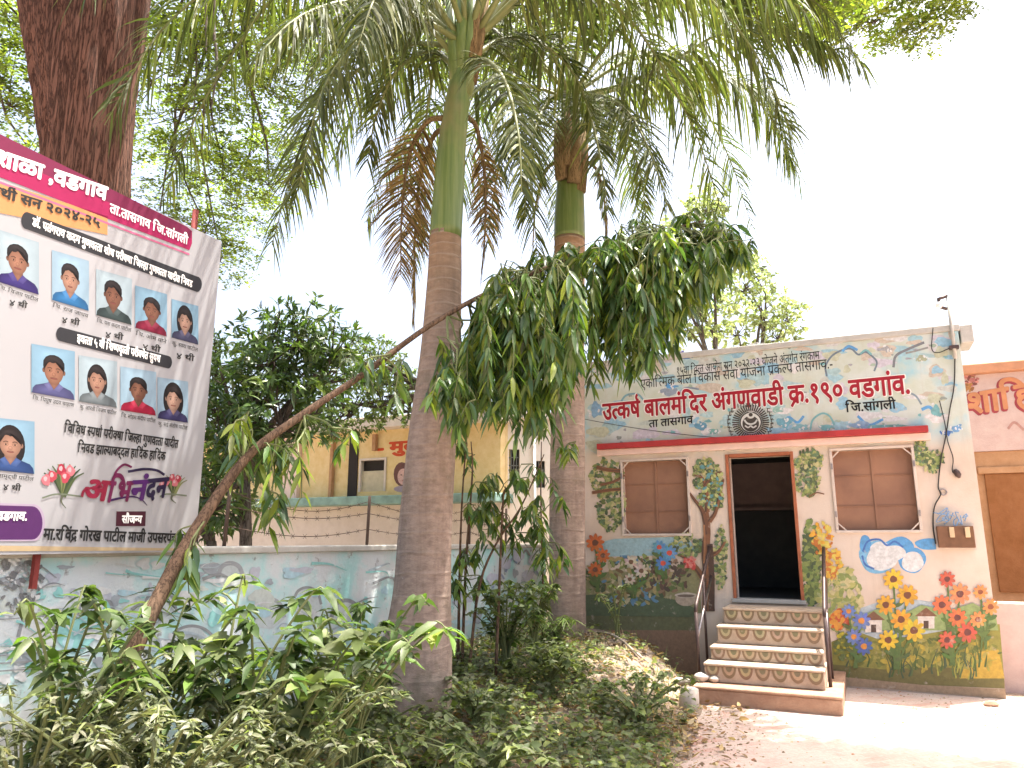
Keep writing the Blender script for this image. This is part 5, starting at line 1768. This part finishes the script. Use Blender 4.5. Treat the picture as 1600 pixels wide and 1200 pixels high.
def build_leaning():
    T = thing("mast_tree", "leaning mast tree with thin bent stem and curtain of drooping dark green leaves", "tree", at(170, 1150, 4.2) * 1.0)
    T.location.z = 0
    ctrl = [(165, 1150, 4.15, .055), (190, 1060, 4.2, .05), (240, 950, 4.35, .043), (300, 838, 4.6, .038), (385, 715, 4.9, .031), (470, 650, 5.15, .027), (560, 590, 5.4, .024), (680, 503, 5.7, .021), (800, 440, 6.0, .019), (950, 385, 6.3, .016), (1100, 345, 6.5, .012)]
    P = [(*at(x, y, d), r) for x, y, d, r in ctrl]
    P = [(P[0][0], P[0][1], 0, .085)] + P
    Q = catmull(P, 90)
    MB().tube(Q[:, :3].tolist(), Q[:, 3].tolist(), 12, ring=lambda i, a: 1 + .05 * math.sin(3 * a + i * .3)).build("trunk", M['bark_thin'], T, True)
    lv, tw = Leaves(), MB()
    top = lambda x: np.interp(x, [700, 740, 800, 900, 1000, 1080, 1150], [520, 470, 425, 388, 360, 342, 356])
    bot = lambda x: np.interp(x, [690, 720, 780, 850, 885, 915, 945, 1000, 1050, 1090, 1120, 1155], [640, 685, 700, 700, 685, 655, 610, 590, 550, 485, 450, 395])
    dep = lambda x: np.interp(x, [640, 800, 950, 1152], [5.75, 6.0, 6.3, 6.55])
    px_of = lambda q: 800 + FPX * q[0] / (q[1] * CP + (q[2] - H) * SP)
    QX = np.array([px_of(q) for q in Q[:, :3]])
    bunches = [(rng.uniform(715, 1150), 0) for _ in range(44)] + [(rng.uniform(1020, 1145), 0) for _ in range(8)] + [(712, 1), (725, 1), (745, 1), (770, 1), (800, 1), (835, 1), (865, 1)]
    for bx, low in bunches:
        reach = rng.uniform(.5, 1.0); dy = rng.normal(0, .38)
        yt = top(bx) + abs(rng.normal(0, 22)) + (60 if low else 0)
        d0 = dep(bx) + dy
        hub = at(bx, yt, d0)
        j = int(np.argmin(abs(QX - np.clip(bx - rng.uniform(5, 50), 700, 1085))))
        limb(tw, Q[j, :3], hub, .011, .006, .08, 7, 5)
        for _ in range(int(rng.integers(4, 9))):
            x = bx + rng.normal(0, 20); y0 = yt + rng.uniform(-16, 18)
            if rng.uniform() < .55: y0 = yt + rng.uniform(.1, .6) * max(10, bot(x) - yt) * reach
            y1 = min(y0 + rng.uniform(60, 190), max(y0 + 25, y0 + (bot(x) - y0) * reach * rng.uniform(.75, 1.05)))
            d = d0 + rng.normal(0, .14)
            a, b = at(x, y0, d), at(x + rng.normal(-5, 16), y1, d + rng.normal(0, .12))
            limb(tw, hub, a, .006, .003, .06, 4, 4)
            hang_twig(lv, tw, a, b, int(9 + (a - b).length * 30), rng.uniform(.15, .215), rng.uniform(.034, .046), ASH, rng.uniform(.45, .95), .3)
    # leaves standing up along the bough
    for k in range(70):
        x = rng.uniform(760, 1150); q = at(x, top(x) + rng.uniform(-14, 26), dep(x) + rng.normal(0, .25))
        hang_twig(lv, tw, q, q + Vector((rng.normal(.06, .08), rng.normal(0, .08), -rng.uniform(.02, .14))), 9, .17, .042, ASH, 1.6, .6)
    # fresh shoots lower down the stem
    for x, y, n, r in ((595, 560, 4, 30), (475, 680, 4, 34), (410, 690, 5, 34), (430, 760, 4, 36), (385, 650, 4, 34), (330, 830, 4, 40)):
        j = np.argmin([abs((800 + FPX * q[0] / ((q[1] * CP + (q[2] - H) * SP))) - x) for q in Q[:, :3]])
        for _ in range(n):
            q = at(x + rng.normal(0, r * .6), y + rng.uniform(-r * .4, r), Q[j, 1] + rng.normal(0, .2))
            limb(tw, Q[j, :3], q, .008, .004, .06, 5, 4)
            hang_twig(lv, tw, q, q + Vector((rng.normal(0, .06), rng.normal(0, .06), -rng.uniform(.15, .3))), 9, .17, .04, ASH[1:] + [(.16, .22, .03)], .8)
    tw.build("twigs", M['greentwig'], T)
    lv.build("crown", M['leaf_thick'], T)


build_leaning()


# ------------------------------------------------------------------ saplings, shrubs and ground plants
def sapling(label, stems, leafspots, Lf=.17, Wf=.045, cols=ASH, group="slim saplings by the palms", r=.018):
    b = at(*stems[0][0])
    T = thing("sapling", label, "sapling", (b.x, b.y, float(gz(b.x, b.y))), group)
    mb, tw, lv = MB(), MB(), Leaves()
    for st in stems:
        P = [at(*p) for p in st]; P[0].z = float(gz(P[0].x, P[0].y)) - .03
        pts = catmull(P, 16); mb.tube(pts.tolist(), np.linspace(r, r * .35, 16).tolist(), 7)
    mb.build("stem", M['bark_thin'], T, True)
    for x, y, d, n, rr in leafspots:
        for _ in range(n):
            q = at(x + rng.normal(0, rr * .5), y + rng.normal(0, rr * .4), d + rng.normal(0, .1))
            limb(tw, at(x, y + rr * .3, d), q, .006, .003, .08, 4, 4)
            hang_twig(lv, tw, q, q + Vector((rng.normal(0, .07), rng.normal(0, .07), -rng.uniform(.08, .22))), 8, Lf, Wf, cols, .9)
    tw.build("twigs", M['greentwig'], T); lv.build("foliage", M['leaf_thick'], T)


sapling("slim two-stemmed sapling standing close behind the nearest palm trunk", [[(716, 1010, 8.2), (718, 900, 8.2), (722, 780, 8.2), (732, 650, 8.2)], [(722, 1010, 8.2), (728, 880, 8.2), (738, 740, 8.2), (736, 690, 8.2)]],
        [(730, 700, 8.2, 5, 22), (722, 900, 8.2, 6, 24), (728, 860, 8.2, 4, 20), (745, 790, 8.2, 4, 24)])
sapling("sapling with a slanting stem and leafy tufts between the two palms", [[(732, 1000, 8.0), (748, 920, 8.0), (775, 850, 8.0), (815, 790, 8.0), (850, 710, 8.1)], [(775, 850, 8.0), (785, 800, 8.0), (790, 760, 8.0)]],
        [(780, 760, 8.0, 6, 34), (800, 740, 8.0, 5, 24), (765, 790, 8.0, 6, 28), (775, 820, 8.0, 5, 26), (850, 790, 8.0, 6, 30), (840, 820, 8.0, 5, 26), (890, 700, 8.0, 4, 26), (860, 850, 8.0, 4, 30), (820, 840, 8.0, 4, 24)])
sapling("thin straight sapling standing against the farther palm's left side", [[(848, 985, 9.6), (848, 900, 9.6), (845, 780, 9.6), (846, 690, 9.6)]], [(850, 870, 9.6, 4, 30), (846, 740, 9.6, 3, 24), (842, 660, 9.6, 3, 20)])

HERB = [(.12, .16, .055), (.165, .205, .08), (.10, .13, .055), (.20, .235, .105), (.16, .17, .095), (.235, .27, .085)]
GREY = [(.105, .12, .065), (.135, .145, .08), (.085, .10, .055), (.17, .17, .11)]


def shrub(label, base, nst, h, spread, L, W, cols, nleaf=16, group="shrubs in the garden bed", droop=.4, name="shrub", mat='leaf'):
    x, y = base
    z = float(gz(x, y))
    T = thing(name, label, "shrub", (x, y, z), group)
    st, lv = MB(), Leaves()
    for k in range(nst):
        a = rng.uniform(0, 2 * PI); s = spread * rng.uniform(.3, 1); hh = h * rng.uniform(.65, 1.05)
        tip = np.array([x + s * math.cos(a), y + s * math.sin(a), z + hh])
        R = catmull([(x + rng.normal(0, .03), y + rng.normal(0, .03), z - .03), (x + .25 * s * math.cos(a), y + .25 * s * math.sin(a), z + hh * .55), tip, tip + np.array([.25 * s * math.cos(a), .25 * s * math.sin(a), -.02])], 14)
        st.tube(R.tolist(), np.linspace(.011, .004, 14).tolist(), 5, cap=False)
        t = np.sort(rng.uniform(.3, 1, nleaf)); q = np.linspace(0, 1, 14)
        P = np.stack([np.interp(t, q, R[:, j]) for j in range(3)], 1)
        b = rng.uniform(0, 2 * PI, nleaf)
        d = nrm(np.c_[np.cos(b), np.sin(b), rng.uniform(-.35, .45, nleaf)])
        nn = nrm(np.array([0, 0, 1.0]) + rng.normal(0, .35, (nleaf, 3)))
        lv.blades(P, d, nn, L * rng.uniform(.55, 1.15, nleaf), W * rng.uniform(.8, 1.2, nleaf), lv.palette(nleaf, cols), droop * rng.uniform(.4, 1.4, nleaf), .12)
    st.build("stems", M['greentwig'], T); lv.build("foliage", M[mat], T)


def P2(px, py, Y):
    p = at(px, py, Y); return (p.x, p.y)


shrub("tall leafy shrub with drooping blades in front of the wall, left of the leaning stem", P2(120, 1150, 3.9), 7, 1.42, .55, .18, .05, ASH[:3] + HERB[:3], 15, droop=.55)
shrub("tall leafy shrub with drooping blades just right of the leaning stem", P2(330, 1150, 4.0), 7, 1.40, .6, .18, .05, ASH[:3] + HERB[:3], 15, droop=.55)
shrub("tall arching shrub reaching toward the nearest palm trunk", P2(500, 1180, 4.5), 8, 1.40, .70, .18, .05, ASH + HERB[:2], 15, droop=.5)
DARKL = [(.055, .095, .025), (.075, .12, .03), (.045, .075, .025), (.10, .145, .04)]
shrub("dark leafy shrub rising over the wall painting at the left edge of the view", P2(60, 1150, 3.9), 9, 1.38, .5, .14, .055, DARKL, 20, droop=.45)
shrub("dark leafy shrub rising over the wall painting below the banner's courtesy line", P2(215, 1150, 4.1), 10, 1.36, .5, .14, .055, DARKL, 20, droop=.45)
shrub("dark leafy shrub rising before the wall painting below the barbed wire", P2(400, 1150, 4.4), 11, 1.34, .55, .14, .055, DARKL, 20, droop=.45)
shrub("dark leafy shrub touching the left flank of the nearest palm trunk", P2(545, 1150, 5.0), 10, 1.22, .5, .14, .055, DARKL + ASH[:2], 20, droop=.45)
shrub("broad dark-leaved shrub below the middle of the wall painting", P2(430, 1180, 4.4), 13, 1.15, .5, .16, .10, HERB[:4], 18, droop=.3)
shrub("pale grey green bush at the lower left corner", P2(40, 1250, 3.7), 60, 1.05, .65, .065, .020, GREY, 44, droop=.3)
shrub("pale grey green bush below the leaning stem's foot", P2(230, 1250, 3.8), 60, 1.0, .7, .065, .020, GREY, 44, droop=.3)
shrub("dusty fine-leaved bush filling the bed left of the nearest palm", P2(420, 1250, 4.2), 56, .95, .65, .065, .022, GREY + HERB[:2], 40, droop=.3)
shrub("dusty low bush at the left foot of the nearest palm", P2(560, 1150, 5.6), 18, .62, .42, .10, .045, GREY + HERB[:2], 18, droop=.3)
shrub("bright green young bush sprouting left of the nearest palm", P2(550, 1080, 5.8), 9, .78, .28, .10, .06, [(.17, .22, .07), (.13, .18, .06)], 14, droop=.25)
shrub("dense dark shrub under the slanting sapling, between the palms", P2(790, 990, 8.3), 26, .85, .48, .11, .055, HERB[:4] + ASH[:2], 22, droop=.3)
shrub("dense shrub leaning on the left side of the farther palm", P2(835, 1000, 8.8), 18, .78, .36, .12, .05, HERB + ASH[:2], 20, droop=.4)
shrub("small spiky bright plant at the foot of the farther palm", P2(868, 1010, 9.3), 12, .42, .25, .18, .025, [(.14, .21, .05), (.18, .24, .07)], 12, droop=.5)
shrub("low leafy bush in the bed in front of the farther palm", P2(860, 1080, 7.6), 18, .42, .42, .09, .055, HERB, 18, droop=.3)
shrub("round leafy bush at the edge of the path", P2(1000, 1115, 7.1), 20, .45, .42, .08, .05, HERB + [(.15, .20, .06)], 18, droop=.3)
shrub("twiggy pale plant against the nursery plinth", P2(965, 1000, 9.7), 6, .62, .22, .10, .04, HERB[:3], 9, droop=.4)
shrub("low sprawling bush at the bottom middle, nearest the camera", P2(760, 1230, 5.4), 20, .40, .55, .09, .05, HERB, 18, droop=.3)
shrub("sprawling weed clump right of the nearest palm's foot", P2(745, 1130, 6.5), 16, .34, .40, .085, .05, HERB + GREY[:2], 16, droop=.3)


def build_cover():
    # low creeping plants over the bed
    lv = Leaves()
    n = 15000
    x = rng.uniform(-3.2, 2.3, n); y = rng.uniform(4.6, 10.2, n)
    den = .5 + .5 * np.sin(x * 2.3 + 1.7 * np.sin(y * 1.9)) * np.cos(y * 2.1 + x)
    edge = xb(y) - x
    keep = (edge > .08) & (rng.uniform(0, 1, n) < .25 + .75 * den) & ~((edge < np.interp(y, [7.0, 8.2, 9.5], [.25, 1.25, 1.7])) & (rng.uniform(0, 1, n) < .86))
    keep &= (y < 10.3 - .46 * np.maximum(0, x - .6)) & (((x - .15) * .908 - (y - 11.09) * .419) > .1)
    x, y = x[keep], y[keep]
    m = 5
    idx = np.repeat(np.arange(len(x)), m)
    hgt = (rng.uniform(0, 1, len(x)) ** 1.6 * .20)[idx]
    P = np.c_[x[idx] + rng.normal(0, .035, len(idx)), y[idx] + rng.normal(0, .035, len(idx)), gz(x, y)[idx] + hgt * rng.uniform(.5, 1, len(idx)) + .012]
    a = rng.uniform(0, 2 * PI, len(idx))
    d = np.c_[np.cos(a), np.sin(a), rng.uniform(-.2, .6, len(idx))]
    L = rng.uniform(.035, .085, len(idx))
    col = lv.palette(len(x), HERB + GREY[:2])[idx]
    lv.blades(P, d, nrm(np.array([0, 0, 1.0]) + rng.normal(0, .4, (len(idx), 3))), L, L * rng.uniform(.45, .7, len(idx)), col, .25)
    tag(lv.build("ground_cover", M['leaf']), "low creeping green weeds covering the garden bed", "weeds", kind="stuff")
    # grass
    lv = Leaves(); n = 9000
    x = rng.uniform(-3.0, 1.9, n); y = rng.uniform(3.6, 9.8, n)
    cl = np.sin(x * 3.7 + y * 1.3) * np.cos(y * 2.9 - x * 1.1)
    keep = (xb(y) - x > np.interp(y, [7, 8.2], [.05, .35])) & (cl > -.25) & (((x - .15) * .908 - (y - 11.09) * .419) > .1)
    x, y = x[keep], y[keep]; n = len(x)
    a = rng.uniform(0, 2 * PI, n)
    near = np.where((y < 5.2) & (x < -.3), 2.3, 1.0)
    d = np.c_[np.cos(a) * .5, np.sin(a) * .5, np.ones(n)]
    lv.strips(np.c_[x, y, gz(x, y) - .01], d, nrm(np.c_[-np.sin(a), np.cos(a), np.zeros(n)]), rng.uniform(.12, .32, n) * near, .008 * near, rng.uniform(.1, .8, n), lv.palette(n, GREY + HERB[:2] + [(.24, .21, .11)]), 3)
    tag(lv.build("grass", M['leaf']), "dusty thin grass growing among the weeds", "grass", kind="stuff")
    # litter of dry leaves, also blown on to the path edge
    lv = Leaves(); n = 13000
    x = rng.uniform(-2.5, 2.7, n); y = rng.uniform(5, 10.2, n)
    edge = xb(y) - x
    keep = (edge > -.5) & (rng.uniform(0, 1, n) < np.where(edge < 0, .12, np.where(y > 8, .45, .9))) & (y < 10.3 - .46 * np.maximum(0, x - .6)) & (((x - .15) * .908 - (y - 11.09) * .419) > .1)
    x, y = x[keep], y[keep]; n = len(x); a = rng.uniform(0, 2 * PI, n)
    L = rng.uniform(.04, .11, n)
    lv.blades(np.c_[x, y, np.maximum(gz(x, y), .004) + .008 + rng.uniform(0, .02, n)], np.c_[np.cos(a), np.sin(a), rng.uniform(-.05, .3, n)], nrm(np.array([0, 0, 1.0]) + rng.normal(0, .5, (n, 3))), L, L * .4,
              lv.palette(n, [(.36, .24, .11), (.45, .33, .18), (.25, .15, .08), (.50, .41, .26), (.20, .14, .09)]), rng.uniform(-.3, .3, n))
    tag(lv.build("leaf_litter", M['leaf_dry']), "dry brown fallen leaves strewn over the soil", "leaf litter", kind="stuff")


build_cover()


def build_grit():
    # gravel, crumbs of plaster and twigs on the paving, thickest along the wall and the bed
    V, F, C, k = [], [], [], 0
    n = 2600
    a = rng.uniform(-.2, 5.6, n); o = np.abs(rng.normal(0, .5, n)) + .02
    P1 = np.array([[*(FAC.p(x, 0, y))[:2]] for x, y in zip(a, o)])
    y = rng.uniform(5.2, 8.4, n); P2_ = np.c_[xb(y) + np.abs(rng.normal(0, .35, n)), y]
    P3 = np.c_[rng.uniform(1.2, 6.5, 900), rng.uniform(5, 8.5, 900)]
    P = np.r_[P1[rng.uniform(0, 1, n) < .6], P2_, P3]
    loc = np.array([(FAC.uv(800, 600)[0], 0)])
    al = (P - np.array(FAC.o)[:2]) @ np.array(FAC.r)[:2]; of = (P - np.array(FAC.o)[:2]) @ np.array(FAC.n)[:2]
    P = P[(rng.uniform(0, 1, len(P)) < .55) & (of > .02) & ~((al > 2.2) & (al < 3.75) & (of < 1.68))]
    m = len(P); r = .002 + .012 * rng.uniform(0, 1, m) ** 3 + .012 * (rng.uniform(0, 1, m) < .02)
    z = np.maximum(gz(P[:, 0], P[:, 1]), .004)
    ph = rng.uniform(0, 2 * PI, m)
    rows = []
    for t in range(4):
        rows.append(np.c_[P[:, 0] + r * np.cos(ph + t * PI / 2) * 1.3, P[:, 1] + r * np.sin(ph + t * PI / 2), z + .0005])
    rows.append(np.c_[P[:, 0] + r * .2, P[:, 1], z + r * .9])
    Vv = np.stack(rows, 1).reshape(-1, 3); b = (np.arange(m) * 5)[:, None]
    T = np.concatenate([b + np.array([[i, (i + 1) % 4, 4]]) for i in range(4)])
    cols = np.array([(.30, .22, .16), (.42, .34, .27), (.20, .14, .10), (.34, .17, .11)])[rng.integers(0, 4, m)]
    tag(npmesh("grit", Vv, [T], np.repeat(cols, 5, 0), M['leaf_dry']), "gravel and crumbs scattered over the paving", "gravel", kind="stuff")


build_grit()


def build_odds():
    def g(px, py, z=0.0):
        r = ray(px, py)
        for _ in range(6):
            p = CAM + r * ((z - H) / r.z); z = float(gz(p.x, p.y))
        return p
    # hoses and a dry frond stalk lying by the plinth
    P = [g(925, 990), g(960, 1003), g(1000, 1024), g(1030, 1052)]
    pts = catmull([p + Vector((0, 0, .03 + .05 * math.sin(i * 2))) for i, p in enumerate(P)], 20)
    tag(MB().tube(pts.tolist(), .014, 7).build("hose", M['hose'], None, True), "pale hose trailing over the soil from the farther palm to the steps", "hose")
    c = g(1010, 1010)
    pts = [c + Vector((.22 * math.cos(t), .05 * math.cos(t), .06 + .16 * max(0, math.sin(t)))) for t in np.linspace(0, PI, 14)]
    tag(MB().tube(pts, .010, 6).build("hose", M['hose'], None, True), "thin hose arching up out of the soil beside the nursery plinth", "hose")
    # broken stump, stones
    p = g(1078, 1108)
    T = MB(); z = float(gz(p.x, p.y))
    T.tube([(p.x, p.y, -.05), (p.x, p.y, .10), (p.x + .01, p.y, .21), (p.x + .01, p.y, .22)], [.10, .095, .085, .05], 14, ring=lambda i, a: 1 + .10 * math.sin(3 * a) + .06 * math.sin(5 * a + i))
    tag(T.build("stump", M['stone'], None, True), "pale sawn-off stump beside the lowest step", "stump")
    for k, (x, y, r, lab) in enumerate(((1088, 1062, .07, "rounded stone at the foot of the left handrail, nearest its post"), (1106, 1064, .05, "small round stone just right of the left handrail foot"), (1066, 1070, .09, "flat pale stone left of the handrail foot"), (1548, 1104, .06, "brown shard lying on the bright path near the nursery corner"))):
        p = g(x, y); o = bmesh.new(); bmesh.ops.create_icosphere(o, subdivisions=3, radius=1)
        zb = .19 if k < 2 else max(0.004, float(gz(p.x, p.y)))
        if k < 2:
            q = FAC.p(2.29 + .13 * k, .19, 1.40); p = q
        s = (r * 1.2, r * .8, r * (.5 if k > 1 else .75))
        ph = rng.uniform(0, 6, 3)
        mb = MB(); vs = []
        for v in o.verts:
            c = v.co; f = 1 + .10 * math.sin(3 * c.x + ph[0]) + .10 * math.sin(4 * c.y + ph[1]) + .08 * math.sin(5 * c.z + ph[2])
            vs.append((p.x + c.x * s[0] * f, p.y + c.y * s[1] * f, zb + s[2] * .8 + c.z * s[2] * f))
        o.verts.index_update()
        mb.add(vs, [[v.index for v in f.verts] for f in o.faces]); o.free()
        tag(mb.build("stone" if k < 3 else "shard", M['stone'] if k < 3 else M['slab'], None, True), lab, "stone" if k < 3 else "shard")


build_odds()

bpy.data.objects.remove(_to)
